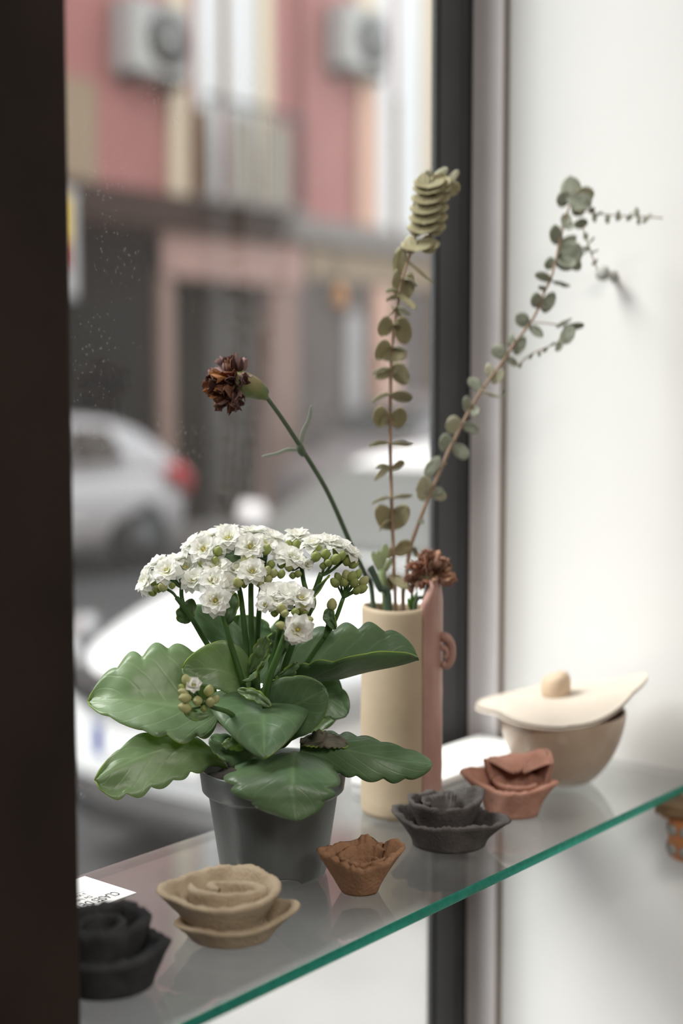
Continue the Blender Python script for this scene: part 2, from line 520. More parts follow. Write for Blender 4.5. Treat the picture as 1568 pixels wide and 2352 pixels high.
w3 = hb('window', 16.3, 18.3, 4.17, 8.5, -0.03, M_wgl, back=.1)
hb('surround', 16.15, 16.6, 4.17, 6.15, 0.09, M_peach, w3)
hb('surround', 16.15, 16.6, 6.15, 8.8, 0.09, M_cream, w3)
hb('shutter', 16.6, 17.0, 4.17, 8.3, 0.04, M_dwhite, w3)
hb('mullion', 17.0, 17.14, 4.17, 6.1, 0.06, M_brown, w3)
hb('shutter', 17.14, 17.75, 4.17, 8.3, 0.04, M_dwhite, w3)
hb('surround', 17.75, 18.2, 4.17, 8.8, 0.09, M_cream, w3)
hb('shop_window', 4.6, 6.4, 0.6, 2.9, 0.05, M_wgl)
hb('door_leaf', 7.0, 8.1, 0.0, 2.7, 0.05, M_door)
french_window(6.0, 7.9, 4.17, 7.2, M_dwhite, 0.3)
hb('drainpipe', 14.93, 15.03, 4.2, 12, 0.12, M_red)
# balcony in front of the middle french window
bal = hb('balcony', 12.6, 14.5, 4.10, 4.18, 0.55, M_gcorn)
rb = MB()
for i in range(17):
    x = 12.64 + i * 0.115 - 14
    rb.box(x, x + .014, -0.54, -0.526, 4.18, 5.3)
r_ = rb.build('railing_bars', M_iron, bal); r_['kind'] = 'stuff'
MB().box(12.62 - 14, 14.48 - 14, -0.55, -0.515, 5.3, 5.36).build('handrail', M_iron, bal)
M_cloth = mat('pale_balcony_cloth', (0.50, 0.44, 0.36), rough=0.9, var=0.08)
hb('balcony_screen', 13.12, 13.46, 4.2, 5.2, 0.51, M_cloth, bal, back=-0.49)
hb('balcony_screen', 13.72, 14.2, 4.2, 5.2, 0.51, M_cloth, bal, back=-0.49)

def air_conditioner(x0, x1, z0, z1, label):
    t = thing('air_conditioner', label, 'air conditioner', (x0, 12.895, z0), 0, None)
    w, h = x1 - x0, z1 - z0
    mc = M_ac
    MB().box(0, w, -0.38, -0.02, 0, h).build('casing', mc, t, False, 0.02)
    MB().cyl((w * .62, -0.375, h * .5), (0, -1, 0), h * .40, 0.02, 28).build('fan_grille', M_acd, t, True)
    f = MB().cyl((w * .62, -0.396, h * .5), (0, -1, 0), h * .10, 0.012, 16).build('fan_hub', mc, t, True)
    for xx in (w * .15, w * .85):
        MB().box(xx - .02, xx + .02, -0.40, -0.0, -0.10, 0).build('bracket', M_iron, t)
    return t
M_ac = mat('ac_casing', (0.42, 0.41, 0.39), rough=0.6, var=0.06)
M_acd = mat('ac_grille', (0.10, 0.095, 0.09), rough=0.6)
air_conditioner(11.55, 12.5, 5.50, 6.35, 'grey air conditioner on the red wall left of the white french window')
air_conditioner(15.5, 16.45, 6.25, 7.1, 'white air conditioner on the salmon wall beside the right-hand window')

sg = thing('shop_sign', 'upright white light-box sign with yellow and red print beside the dark shopfront', 'sign', (10.42, 12.88, 2.95))
MB().box(-.14, .17, -0.50, -0.02, -0.15, 1.05).build('case', mat('sign_case', (0.42, 0.41, 0.40), rough=.5), sg, False, .02)
MB().box(-.12, .05, -0.512, -0.50, 0.45, 0.95).build('yellow_print', mat('sign_yellow', (0.75, 0.50, 0.06), rough=.5), sg)
MB().box(-.12, .03, -0.512, -0.50, 0.15, 0.45).build('red_print', mat('sign_red', (0.30, 0.03, 0.025), rough=.5), sg)

lm = thing('wall_lantern', 'small amber lantern hanging on the grey ground-floor wall', 'lamp', (15.6, 12.88, 2.95))
MB().tube(smooth_path([(0, -.01, .65), (0, -.14, .68), (0, -.16, .5), (0, -.16, .36)], 14), .015, 8).build('bracket', M_iron, lm, True)
vs, fs = lathe([(0.0, .36), (.05, .34), (.11, .24), (.13, .12), (.10, .02), (0, 0)], 20)
link_mesh('amber_glass', [(v[0], v[1] - .16, v[2]) for v in vs], fs, mat('amber_glass', (0.55, 0.26, 0.10), rough=.4), lm)
MB().cyl((0, -.16, .34), (0, 0, 1), .06, .05, 16, .02).build('cap', M_iron, lm, True)

for x, z0, z1, c, nm, lb in ((15.9, 1.5, 2.9, (0.36, 0.33, 0.33), 'poster', 'pale poster on the grey wall right of the pink doorway'),
                             (16.6, 1.3, 2.4, (0.60, 0.38, 0.30), 'poster', 'peach-coloured poster on the pilaster behind the right-hand car')):
    o = box(nm, x, x + .42, 12.70 if x > 16.4 else 12.84, 12.775 if x > 16.4 else 12.879, z0, z1, mat('poster_print', c, rough=.8, var=.15, vscale=3))
    tag(o, lb, 'poster')

# ------------------------------------------------------------------ cars
M_tyre = mat('tyre', (0.02, 0.02, 0.02), rough=0.85)
M_rim = mat('alloy', (0.10, 0.10, 0.105), rough=0.5, metal=0.6)
M_cglass = mat('car_glass', (0.05, 0.055, 0.055), rough=0.06, spec=0.9)
M_wind = mat('windscreen_glass', (0.10, 0.104, 0.10), rough=0.35, spec=0.12)
M_black = mat('black_plastic', (0.02, 0.02, 0.022), rough=0.5)
M_plate = mat('number_plate', (0.80, 0.80, 0.80), rough=0.5)
M_blue = mat('plate_blue', (0.03, 0.06, 0.28), rough=0.5)
M_tail = mat('tail_red', (0.55, 0.03, 0.04), rough=0.25, spec=0.7)
M_lamp = mat('headlamp_glass', (0.45, 0.46, 0.48), rough=0.1, spec=0.9, metal=0.3)

def loft(stations, closed_ends=True):
    n = len(stations[0]); vs = []; fs = []
    for s in stations: vs += [Vector(p) for p in s]
    for i in range(len(stations) - 1):
        for k in range(n):
            fs.append((i * n + k, i * n + (k + 1) % n, (i + 1) * n + (k + 1) % n, (i + 1) * n + k))
    fs.append(tuple(range(n - 1, -1, -1)))
    fs.append(tuple((len(stations) - 1) * n + k for k in range(n)))
    return vs, fs

def car(name, label, paint, loc_, L, belt, roof, prof, house_prof, detail_front=True):
    """x runs back from the front bumper; prof: (x, half width, z bottom, z top of the lower body);
    house_prof: (x, z top) of the cabin"""
    t = thing(name, label, 'car', loc_, 0)
    st = []
    for x, w, zb, zt in prof:
        h = zt - zb
        st.append([(x, -w * .80, zb), (x, -w * .97, zb + h * .18), (x, -w, zb + h * .52), (x, -w * .97, zb + h * .82), (x, -w * .80, zt - h * .02), (x, -w * .4, zt + .015),
                   (x, w * .4, zt + .015), (x, w * .80, zt - h * .02), (x, w * .97, zb + h * .82), (x, w, zb + h * .52), (x, w * .97, zb + h * .18), (x, w * .80, zb)])
    vs, fs = loft(st)
    b = link_mesh('body', vs, fs, paint, t)
    sd = b.modifiers.new('smooth', 'SUBSURF'); sd.levels = 2; sd.render_levels = 2
    # cabin
    W0 = max(p[1] for p in prof) * .90
    def cw(z): return W0 - (z - belt) / (roof - belt) * W0 * .20
    st = []
    for x, z in house_prof:
        w0 = cw(belt) if z > belt + .05 else cw(belt) * .95
        st.append([(x, -w0, belt - .12), (x, -w0, belt), (x, -cw(z), max(z - .07, belt)), (x, -cw(z) * .86, z), (x, cw(z) * .86, z), (x, cw(z), max(z - .07, belt)), (x, w0, belt), (x, w0, belt - .12)])
    vs, fs = loft(st)
    c = link_mesh('cabin', vs, fs, paint, t)
    sd = c.modifiers.new('smooth', 'SUBSURF'); sd.levels = 2; sd.render_levels = 2
    return t, cw

def wheel(t, x, y, r=.31, w=.20):
    s = 1 if y > 0 else -1
    arch = MB().cyl((x, y + s * .015 - s * .03, r + .01), (0, s, 0), r + .07, .03, 28).build('wheel_arch', M_black, t, True)
    wh = MB().cyl((x, y - s * .12, r), (0, s, 0), r, w - .03, 28).build('wheel', M_tyre, t, True, .02)
    MB().cyl((x, y + s * .055, r), (0, s, 0), r * .62, .012, 20).build('hub_cap', M_rim, wh, True)

def quad(name, P, m, t, th=0.012, nu=6):
    """slightly curved pane through four corners, with thickness"""
    a, b, c, d = [Vector(p) for p in P]
    vs = []; fs = []
    for i in range(nu + 1):
        for j in range(nu + 1):
            u, v = i / nu, j / nu
            vs.append(a * (1 - u) * (1 - v) + b * u * (1 - v) + c * u * v + d * (1 - u) * v)
    for i in range(nu):
        for j in range(nu):
            k = i * (nu + 1) + j
            fs.append((k, k + 1, k + nu + 2, k + nu + 1))
    o = link_mesh(name, vs, fs, m, t)
    s = o.modifiers.new('thickness', 'SOLIDIFY'); s.thickness = th; s.offset = 0
    return o

M_silver = mat('silver_paint', (0.50, 0.48, 0.49), rough=0.3, spec=0.5, coat=0.3)
# near car: white, nose towards the left
M_wpaint = mat('white_paint', (0.82, 0.83, 0.84), rough=0.25, spec=0.5, coat=0.4)
carA, cw = car('white_car', 'white car parked nose to the left just outside the shop window', M_wpaint, (3.3, 3.5, 0), 4.2, 1.00, 1.50,
    [(0.0, .40, .30, .60), (.05, .56, .22, .70), (.20, .71, .20, .77), (.50, .84, .19, .87), (.95, .89, .19, .985), (1.25, .89, .19, 1.02), (2.2, .89, .19, 1.02),
     (3.3, .88, .20, 1.03), (3.9, .84, .24, 1.00), (4.12, .72, .32, .92), (4.18, .58, .42, .80)],
    [(0.98, 0.99), (1.15, 1.08), (1.40, 1.235), (1.68, 1.40), (1.95, 1.475), (2.7, 1.52), (3.2, 1.49), (3.6, 1.40), (3.95, 1.20), (4.08, 1.0)])
for x in (.78, 3.38):
    for y in (-.86, .86): wheel(carA, x, y)
quad('windscreen', [(1.08, -.62, 1.075), (1.08, .62, 1.075), (1.64, .53, 1.380), (1.64, -.53, 1.380)], M_wind, carA, .02)
quad('side_window', [(1.62, -.795, 1.05), (2.9, -.81, 1.05), (2.7, -.70, 1.40), (2.05, -.69, 1.40)], M_cglass, carA)
quad('side_window', [(1.62, .795, 1.05), (2.9, .81, 1.05), (2.7, .70, 1.40), (2.05, .69, 1.40)], M_cglass, carA)
for s in (-1, 1):
    hl = MB().tube(smooth_path([(.05, s * .50, .70), (.12, s * .64, .73), (.28, s * .77, .77), (.46, s * .82, .80)], 12), [.04, .075, .085, .085, .085, .08, .075, .07, .06, .05, .04, .02], 10).build('headlight', M_lamp, carA, True)
    mr = MB().tube([(1.55, s * .86, 1.08), (1.54, s * .94, 1.14), (1.53, s * 1.02, 1.16)], [.04, .07, .05], 10).build('wing_mirror', M_silver, carA, True)
gr = MB().tube(smooth_path([(.10, -.50, .66), (-.01, -.30, .66), (-.02, 0, .66), (-.01, .30, .66), (.10, .50, .66)], 17), .062, 10).build('grille', M_black, carA, True)
MB().tube(smooth_path([(.14, -.60, .27), (.0, -.35, .27), (-.01, 0, .27), (.0, .35, .27), (.14, .60, .27)], 17), .075, 10).build('lower_intake', M_black, carA, True)
pl = MB().box(-.045, -.02, -.26, .26, .44, .55).build('number_plate', M_plate, carA)
MB().box(-.05, -.044, .215, .26, .44, .55).build('country_band', M_blue, pl)
MB().tube(smooth_path([(.96, -.78, 1.0), (.93, -.4, 1.02), (.92, 0, 1.03), (.93, .4, 1.02), (.96, .78, 1.0)], 15), .03, 8).build('wiper_cowl', M_black, carA, True)

# far car: silver hatchback, tail to the right
carB, cw = car('silver_hatchback', 'silver hatchback with a red tail light parked across the street', M_silver, (6.10, 11.0, 0), 4.1, 1.0, 1.53,
    [(0.0, .50, .30, .62), (.06, .68, .22, .74), (.3, .80, .20, .86), (.9, .86, .19, .98), (1.3, .87, .19, 1.02), (2.4, .87, .19, 1.03), (3.3, .87, .20, 1.05),
     (3.75, .85, .24, 1.06), (3.98, .80, .28, 1.02), (4.08, .68, .36, .92), (4.10, .55, .45, .75)],
    [(1.0, .99), (1.4, 1.20), (1.85, 1.43), (2.2, 1.51), (2.7, 1.53), (3.2, 1.50), (3.45, 1.44), (3.7, 1.30), (3.9, 1.12), (3.98, 1.0)])
for x in (.80, 3.30):
    for y in (-.84, .84): wheel(carB, x, y)
M_bglass = mat('brown_reflecting_glass', (0.075, 0.058, 0.048), rough=0.15, spec=0.2)
quad('side_window', [(1.75, -.79, 1.08), (2.55, -.80, 1.08), (2.5, -.70, 1.42), (2.05, -.69, 1.42)], M_bglass, carB, .03)
quad('side_window', [(2.62, -.80, 1.08), (3.18, -.79, 1.10), (3.02, -.70, 1.40), (2.58, -.70, 1.42)], M_bglass, carB, .03)
MB().tube(smooth_path([(3.70, -.85, .98), (3.84, -.85, .93), (3.97, -.80, .84), (4.03, -.74, .74)], 12), [.05, .07, .09, .10, .10, .10, .10, .095, .09, .08, .06, .04], 10).build('tail_light', M_tail, carB, True)
MB().tube(smooth_path([(3.70, .85, .98), (3.84, .85, .93), (3.97, .80, .84), (4.03, .74, .74)], 12), [.05, .07, .09, .10, .10, .10, .10, .095, .09, .08, .06, .04], 10).build('tail_light', M_tail, carB, True)

quad('windscreen', [(1.22, -.64, 1.14), (1.22, .64, 1.14), (1.78, .55, 1.41), (1.78, -.55, 1.41)], M_cglass, carB, .03)
# another parked car further along the far kerb
M_mauve = mat('mauve_grey_paint', (0.26, 0.22, 0.225), rough=0.4, spec=0.5, coat=0.2)
carC, cw = car('grey_car', 'mauve grey tall car parked across the street behind the white one', M_mauve, (13.1, 11.1, 0), 4.3, 1.08, 1.76,
    [(0.0, .52, .32, .70), (.06, .70, .24, .82), (.3, .82, .22, .95), (.9, .88, .2, 1.06), (1.3, .89, .2, 1.10), (2.4, .89, .2, 1.12), (3.3, .89, .2, 1.12),
     (3.9, .86, .24, 1.12), (4.15, .80, .28, 1.08), (4.25, .70, .36, 1.0), (4.28, .58, .46, .8)],
    [(.95, 1.07), (1.3, 1.28), (1.75, 1.58), (2.1, 1.72), (2.7, 1.77), (3.3, 1.75), (3.8, 1.68), (4.05, 1.4), (4.15, 1.1)])
quad('windscreen', [(1.16, -.66, 1.23), (1.16, .66, 1.23), (1.76, .56, 1.60), (1.76, -.56, 1.60)], M_cglass, carC, .03)
for x in (.85, 3.45):
    for y in (-.86, .86): wheel(carC, x, y, .34)
quad('side_window', [(1.7, -.80, 1.16), (2.6, -.81, 1.16), (2.55, -.70, 1.62), (2.1, -.69, 1.62)], M_cglass, carC, .03)
quad('side_window', [(2.68, -.81, 1.16), (3.6, -.80, 1.16), (3.5, -.70, 1.60), (2.65, -.70, 1.62)], M_cglass, carC, .03)
# ------------------------------------------------------------------ clay roses
def clay(name, c1, c2, bump=0.5, rough=0.9):
    return mat(name, c1, rough=rough, spec=0.15, col2=c2, vscale=70, bump=bump, bscale=420)
C_beige = clay('beige_clay', (0.42, 0.335, 0.235), (0.50, 0.41, 0.30))
C_brown = clay('brown_clay', (0.30, 0.165, 0.095), (0.37, 0.21, 0.125))
C_dark = clay('dark_grey_clay', (0.075, 0.068, 0.066), (0.115, 0.104, 0.10))
C_black = clay('black_clay', (0.030, 0.031, 0.033), (0.055, 0.056, 0.058))
C_terra = clay('terracotta_clay', (0.40, 0.200, 0.145), (0.50, 0.275, 0.210))

def val(f, a): return f(a) if callable(f) else f

def clay_strip(name, root, m, a0, a1, rb, rt, zb, zt, th, p=1.5, cx=0, cy=0, nz=0.0012, pinch=0.0007, pk=40, seed=0, n=96, cap=False, ey=1.0):
    """a pressed strip of clay: swept from angle a0 to a1, foot radius rb, lip radius rt, with a pinched rounded lip"""
    closed = abs((a1 - a0) - 2 * pi) < 1e-4
    k = 9
    prof = [(i / k) for i in range(k + 1)]
    sec = [(s, 0.5) for s in prof] + [(1.0, 0.32, 1), (1.0, 0.0, 1.5), (1.0, -0.32, 1)] + [(s, -0.5) for s in reversed(prof)]
    vs, fs = [], []
    ns = len(sec)
    for i in range(n + (0 if closed else 1)):
        a = a0 + (a1 - a0) * i / n
        e = 1.0
        if not closed:                           # taper the loose ends
            q = min(i, n - i) / n
            e = min(1, q * 14) ** 0.5 * 0.9 + 0.1
        RB, RTp, ZB, ZT = val(rb, a), val(rt, a), val(zb, a), val(zt, a)
        pin = pinch * (.55 * sin(a * pk + 9 * noise.noise(Vector((cos(a) * 2.2, sin(a) * 2.2, seed)))) * (.4 + abs(noise.noise(Vector((cos(a) * 1.7, sin(a) * 1.7, seed + 4))) * 2)) + 2.2 * noise.noise(Vector((cos(a) * 3.1, sin(a) * 3.1, seed + 9))) + 1.3 * noise.noise(Vector((cos(a) * 7, sin(a) * 7, seed + 2))))
        for q in sec:
            s, o = q[0], q[1]
            r = RB + (RTp - RB) * s ** p
            z = ZB + (ZT - ZB) * s
            tt = th * (0.8 + 0.25 * s) * e
            if len(q) == 3: z += 0.28 * th * q[2] * 0.6
            r += o * tt
            lip = max(0, (s - 0.7) / 0.3)
            z += pin * lip
            r += pin * 0.9 * lip * (1 if o > 0 else -1)
            P = Vector((cx + r * cos(a), cy + r * sin(a) * ey, z))
            d = noise.noise(P * 70 + Vector((seed * 9.1, 0, 0))) * nz + noise.noise(P * 190 + Vector((0, seed, 0))) * nz * .4
            f = min(1, s * 4)
            P += Vector((cos(a), sin(a), 0.5)) * d * (0.35 + .65 * f)
            P.z = max(P.z, 0.0004 if ZB <= 0.001 else P.z)
            vs.append(P)
    m_ = n + (0 if closed else 1)
    for i in range(n):
        j = (i + 1) % m_
        for q in range(ns):
            fs.append((i * ns + q, j * ns + q, j * ns + (q + 1) % ns, i * ns + (q + 1) % ns))
    if not closed:
        fs.append(tuple(range(ns - 1, -1, -1)))
        fs.append(tuple((m_ - 1) * ns + q for q in range(ns)))
    if cap:                                       # close the foot and the floor inside
        z0 = val(zb, 0) + 0.006
        c = len(vs); vs.append(Vector((cx, cy, z0)))
        base = len(vs)
        for i in range(48):
            a = 2 * pi * i / 48
            r = val(rb, a) * 1.0
            vs.append(Vector((cx + r * cos(a), cy + r * sin(a) * ey, z0)))
        for i in range(48): fs.append((c, base + i, base + (i + 1) % 48))
    return link_mesh(name, vs, fs, m, root)

def bumpf(c, amp, width, base):
    """angle function: base + amp near angle c"""
    return lambda a: base + sum(A * math.exp(-((math.remainder(a - C, 2 * pi)) / Wd) ** 2) for C, A, Wd in ([(c, amp, width)] if not isinstance(c, list) else c))

def coil(name, root, m, turns, r0, r1, zb, zt, th, start=0.0, cx=0, cy=0, ey=1.0, seed=0, p=1.2, flare=0.003):
    f = lambda a: r0 + (r1 - r0) * (a - start) / (turns * 2 * pi)
    return clay_strip(name, root, m, start, start + turns * 2 * pi, lambda a: f(a), lambda a: f(a) + flare, zb, zt, th, p=p, cx=cx, cy=cy, ey=ey, seed=seed, n=int(60 * turns), pk=26, nz=.0005, pinch=.00025)

GR = 'clay roses along the glass shelf'
def rose(px, py, label):
    p = onz(px, py, SH)
    return thing('clay_rose', label, 'clay rose', (p.x, p.y, SH + 0.0004), ROTV, GR)

D = radians
r1 = rose(530, 2146, 'sand-beige clay rose in front of the dark plant pot')
clay_strip('petal', r1, C_beige, 0, 2 * pi, .0255, bumpf([(D(5), .013, .5), (D(200), .004, .5), (D(-75), .002, .6)], 0, 0, .031), 0.0, bumpf([(D(5), .006, .6), (D(195), -.002, .5)], 0, 0, .0125), .0065, p=1.3, seed=1, cap=True, pinch=.0003)
clay_strip('petal', r1, C_beige, 0, 2 * pi, .0235, bumpf([(D(186), .009, .35), (D(-60), .000, .6), (D(60), .001, .8)], 0, 0, .0345), 0.008, bumpf([(D(80), .004, 1.0), (D(-90), -.002, .8), (D(170), .001, .4)], 0, 0, .0305), .0062, p=1.15, cx=-.004, cy=.001, seed=2, cap=True, pinch=.00045, pk=46)
coil('inner_petal', r1, C_beige, 1.15, .0245, .0085, .008, bumpf(D(165), .002, .9, .0325), .0078, start=D(176), cx=.001, cy=-.004, ey=.56, seed=3)

r2 = rose(826, 2047, 'small brown clay rose with ragged upright petals, right of the plant pot')
clay_strip('petal', r2, C_brown, D(140), D(345), .0118, bumpf([(D(186), .0075, .36), (D(228), .0005, .3), (D(285), .0015, .4)], 0, 0, .0222), 0.0, bumpf([(D(186), .0040, .5), (D(270), -.004, .5), (D(325), -.002, .3)], 0, 0, .0275), .0048, p=1.0, seed=11, cap=True, pinch=.0007, pk=24)
clay_strip('petal', r2, C_brown, D(-70), D(72), .0118, bumpf([(D(12), .0085, .30), (D(50), .002, .3)], 0, 0, .0235), 0.0005, bumpf([(D(20), .0045, .3), (D(-35), -.004, .4)], 0, 0, .0285), .0044, p=1.15, seed=12, pinch=.0009, pk=19)
clay_strip('petal', r2, C_brown, D(40), D(185), .0115, bumpf([(D(80), .002, .35), (D(140), .001, .3)], 0, 0, .0228), 0.001, bumpf([(D(75), .005, .35), (D(125), .002, .3)], 0, 0, .0285), .0042, p=1.05, seed=13, pinch=.0009, pk=21)
clay_strip('petal', r2, C_brown, D(20), D(340), .0105, bumpf([(D(60), .001, .6)], 0, 0, .0168), 0.004, bumpf([(D(80), .003, .8), (D(270), -.001, .5)], 0, 0, .0265), .0040, p=1.0, cx=.002, cy=.000, seed=14, pinch=.0005)
coil('inner_petal', r2, C_brown, 1.2, .0105, .004, .008, .0235, .0030, start=D(200), cx=.002, cy=0, ey=.75, seed=15)

r3 = rose(1030, 1937, 'wide dark grey clay rose with a crimped lip beside the tall vase')
clay_strip('petal', r3, C_dark, 0, 2 * pi, .0275, bumpf([(D(170), .008, .5), (D(-12), .012, .4), (D(-100), -.002, .5)], 0, 0, .0365), 0.0, bumpf([(D(165), .006, .6), (D(-80), .002, .35), (D(-10), .001, .3)], 0, 0, .0205), .0055, p=1.6, seed=21, cap=True, pinch=.0010, pk=52)
clay_strip('petal', r3, C_dark, 0, 2 * pi, .019, bumpf([(D(20), .006, .4), (D(190), .004, .4)], 0, 0, .0255), 0.008, bumpf([(D(25), .006, .4), (D(170), .002, .5), (D(-90), -.001, .5)], 0, 0, .0335), .0045, p=1.2, cx=-.002, cy=.006, seed=22, cap=True, pinch=.0008, pk=40)
clay_strip('inner_petal', r3, C_dark, D(60), D(220), .010, .019, .014, .033, .004, p=1.1, cx=-.001, cy=.005, seed=23, pinch=.0006)

r4 = rose(1176, 1868, 'terracotta clay rose with a folded-over petal in front of the lidded bowl')
clay_strip('petal', r4, C_terra, 0, 2 * pi, .0205, bumpf([(D(180), .019, .45), (D(-12), .011, .45), (D(-90), .002, .5), (D(80), .002, .6)], 0, 0, .0255), 0.0, bumpf([(D(175), .012, .6), (D(-20), .004, .5), (D(90), .012, .9)], 0, 0, .0245), .0055, p=1.7, seed=31, cap=True, pinch=.0005, pk=13, nz=.0022)
clay_strip('petal', r4, C_terra, D(-14), D(165), .019, bumpf([(D(40), .003, .5)], 0, 0, .0290), .006, bumpf([(D(30), .008, .5)], 0, 0, .0425), .005, p=1.0, cx=.005, cy=.004, seed=34, pinch=.0005, pk=14)
clay_strip('petal', r4, C_terra, D(-12), D(160), .0275, bumpf([(D(40), .003, .5)], 0, 0, .006), bumpf([(D(30), .008, .5)], 0, 0, .043), bumpf([(D(20), .004, .5)], 0, 0, .0335), .0045, p=.9, cx=.005, cy=.004, seed=32, pinch=.0005, pk=14)
clay_strip('inner_petal', r4, C_terra, D(120), D(330), .012, .019, .008, .027, .0045, p=1.1, cx=.004, cy=.003, seed=33, pinch=.0005)

r5 = rose(246, 2258, 'black clay rose half hidden behind the dark post on the left')
clay_strip('petal', r5, C_black, 0, 2 * pi, .0255, bumpf([(D(0), .002, .4)], 0, 0, .0335), 0.0, bumpf([(D(-15), .004, .5), (D(-80), .001, .5)], 0, 0, .0225), .0085, p=1.3, seed=41, cap=True, pinch=.0007, pk=34)
clay_strip('petal', r5, C_black, 0, 2 * pi, .0195, bumpf([(D(10), .003, .4)], 0, 0, .0245), 0.010, bumpf([(D(60), .003, .9)], 0, 0, .0375), .0075, p=1.1, cx=-.004, cy=.003, seed=42, cap=True, pinch=.0006, pk=34)
coil('inner_petal', r5, C_black, 1.1, .0145, .008, .014, .037, .005, start=D(190), cx=-.005, cy=.002, seed=43)

# ------------------------------------------------------------------ lidded bowl
M_bowl = mat('glazed_beige_stoneware', (0.43, 0.32, 0.24), rough=0.30, spec=0.5, col2=(0.54, 0.42, 0.32), vscale=26, bump=0.12, bscale=60, coat=0.3)
M_lid = mat('cream_stoneware', (0.56, 0.50, 0.43), rough=0.6, spec=0.3, var=0.05, vscale=20, bump=0.15, bscale=70)
M_knob = mat('knob_stoneware', (0.56, 0.43, 0.31), rough=0.6, spec=0.3, var=0.05, bump=0.15, bscale=70)
pb = onz(1287, 1794, SH)
bowl = thing('lidded_bowl', 'beige glazed stoneware bowl with a crooked cream lid, far end of the shelf', 'bowl', (pb.x, pb.y, SH + .0005), ROTV)
prof = [(0, .0), (.024, .0), (.028, .0015), (.034, .006), (.046, .021), (.0545, .040), (.0585, .056), (.0595, .066), (.0588, .0675), (.0570, .0665), (.0555, .056), (.051, .040), (.043, .023), (.030, .009), (0, .005)]
def wob(a, r, z): return (r * (1 + .022 * sin(2 * a + .6) * min(1, z / .03) + .012 * sin(3 * a + 2)), z + .0016 * sin(2 * a + 1) * (z / .066))
vs, fs = lathe(prof, 72, wob)
b_ = link_mesh('bowl', vs, fs, M_bowl, bowl)
sd = b_.modifiers.new('smooth', 'SUBSURF'); sd.levels = 1; sd.render_levels = 1
# lid: a wavy slab, tilted up at the right
vs, fs = [], []
SEG, RG = 96, 12
def lid_r(a):
    return .071 + .0075 * cos(a - .35) ** 1 * (1 if cos(a) > 0 else .4) + .0045 * cos(2 * a) + .003 * sin(3 * a + .4) + .002 * sin(5 * a) + .006 * math.exp(-((math.remainder(a - .25, 2 * pi)) / .25) ** 2)
def lid_z(x, y): return x * .10 + .0025 * sin(x * 60 + 1) * (y * 12) - .35 * max(0, -y - .03) + 2.2 * max(0, x - .02) ** 2 - 1.0 * max(0, -x - .03) ** 2
for side in (1, -1):
    for i in range(RG + 1):
        for k in range(SEG):
            a = 2 * pi * k / SEG
            f = i / RG
            r = lid_r(a) * f * (1 if i < RG else 1 + .0)
            x, y = r * cos(a), r * sin(a) * .93
            t = .0038 * (1 - .55 * f ** 6)
            vs.append((x, y, lid_z(x, y) + side * t))
for s_ in (0, 1):
    o_ = s_ * (RG + 1) * SEG
    for i in range(RG):
        for k in range(SEG):
            q = (o_ + i * SEG + k, o_ + i * SEG + (k + 1) % SEG, o_ + (i + 1) * SEG + (k + 1) % SEG, o_ + (i + 1) * SEG + k)
            fs.append(q if s_ else q[::-1])
for k in range(SEG):
    fs.append((RG * SEG + k, RG * SEG + (k + 1) % SEG, (RG + 1) * SEG + RG * SEG + (k + 1) % SEG, (RG + 1) * SEG + RG * SEG + k))
lid = link_mesh('lid', vs, fs, M_lid, bowl)
lid.location = (-.0065, .002, .0765)
lid['label'] = 'crooked cream lid'
kp = [(0, 0), (.0118, 0), (.0132, .003), (.0136, .010), (.0130, .017), (.0105, .0208), (.006, .0222), (0, .0224)]
vs, fs = lathe(kp, 40, lambda a, r, z: (r * (1 + .06 * sin(2 * a + .5) + .03 * sin(3 * a)), z + .002 * cos(a) * (z / .02)))
kn = link_mesh('knob', vs, fs, M_knob, lid)
kn.location = (0.002, 0.004, .0025)

# ------------------------------------------------------------------ tall vase
M_vase = mat('beige_stoneware', (0.42, 0.335, 0.235), rough=0.55, spec=0.3, col2=(0.49, 0.40, 0.29), vscale=14, bump=0.25, bscale=50)
M_vpink = mat('pinkish_stoneware', (0.36, 0.20, 0.165), rough=0.5, spec=0.35, col2=(0.45, 0.27, 0.23), vscale=24, bump=0.3, bscale=60)
pv = onz(917, 1866, SH)
vase = thing('ceramic_vase', 'tall beige ceramic vase with a pink overlapping seam, behind the plant', 'vase', (pv.x, pv.y, SH + .0005), ROTV)
VH = 0.1815
prof = [(0, 0), (.029, 0), (.0325, .0015), (.0335, .006), (.0338, .05), (.0334, .11), (.0330, VH - .004), (.0325, VH - .0008), (.0313, VH), (.0303, VH - .001), (.0300, VH - .006), (.0300, .02), (.028, .006), (0, .006)]
pp = []
for (a_, b_) in zip(prof[:-1], prof[1:]):
    k = max(1, int(abs(b_[1] - a_[1]) / .008))
    for i in range(k): pp.append((a_[0] + (b_[0] - a_[0]) * i / k, a_[1] + (b_[1] - a_[1]) * i / k))
pp.append(prof[-1])
def vw(a, r, z):
    P = Vector((cos(a) * .03, sin(a) * .03, z))
    return (r * (1 + .018 * noise.noise(P * 28) * min(1, z * 100)), z + .0016 * sin(2 * a + 2) * (z / VH) ** 6 - .0012 * sin(a) * (z / VH) ** 6)
vs, fs = lathe(pp, 72, vw)
link_mesh('body', vs, fs, M_vase, vase)
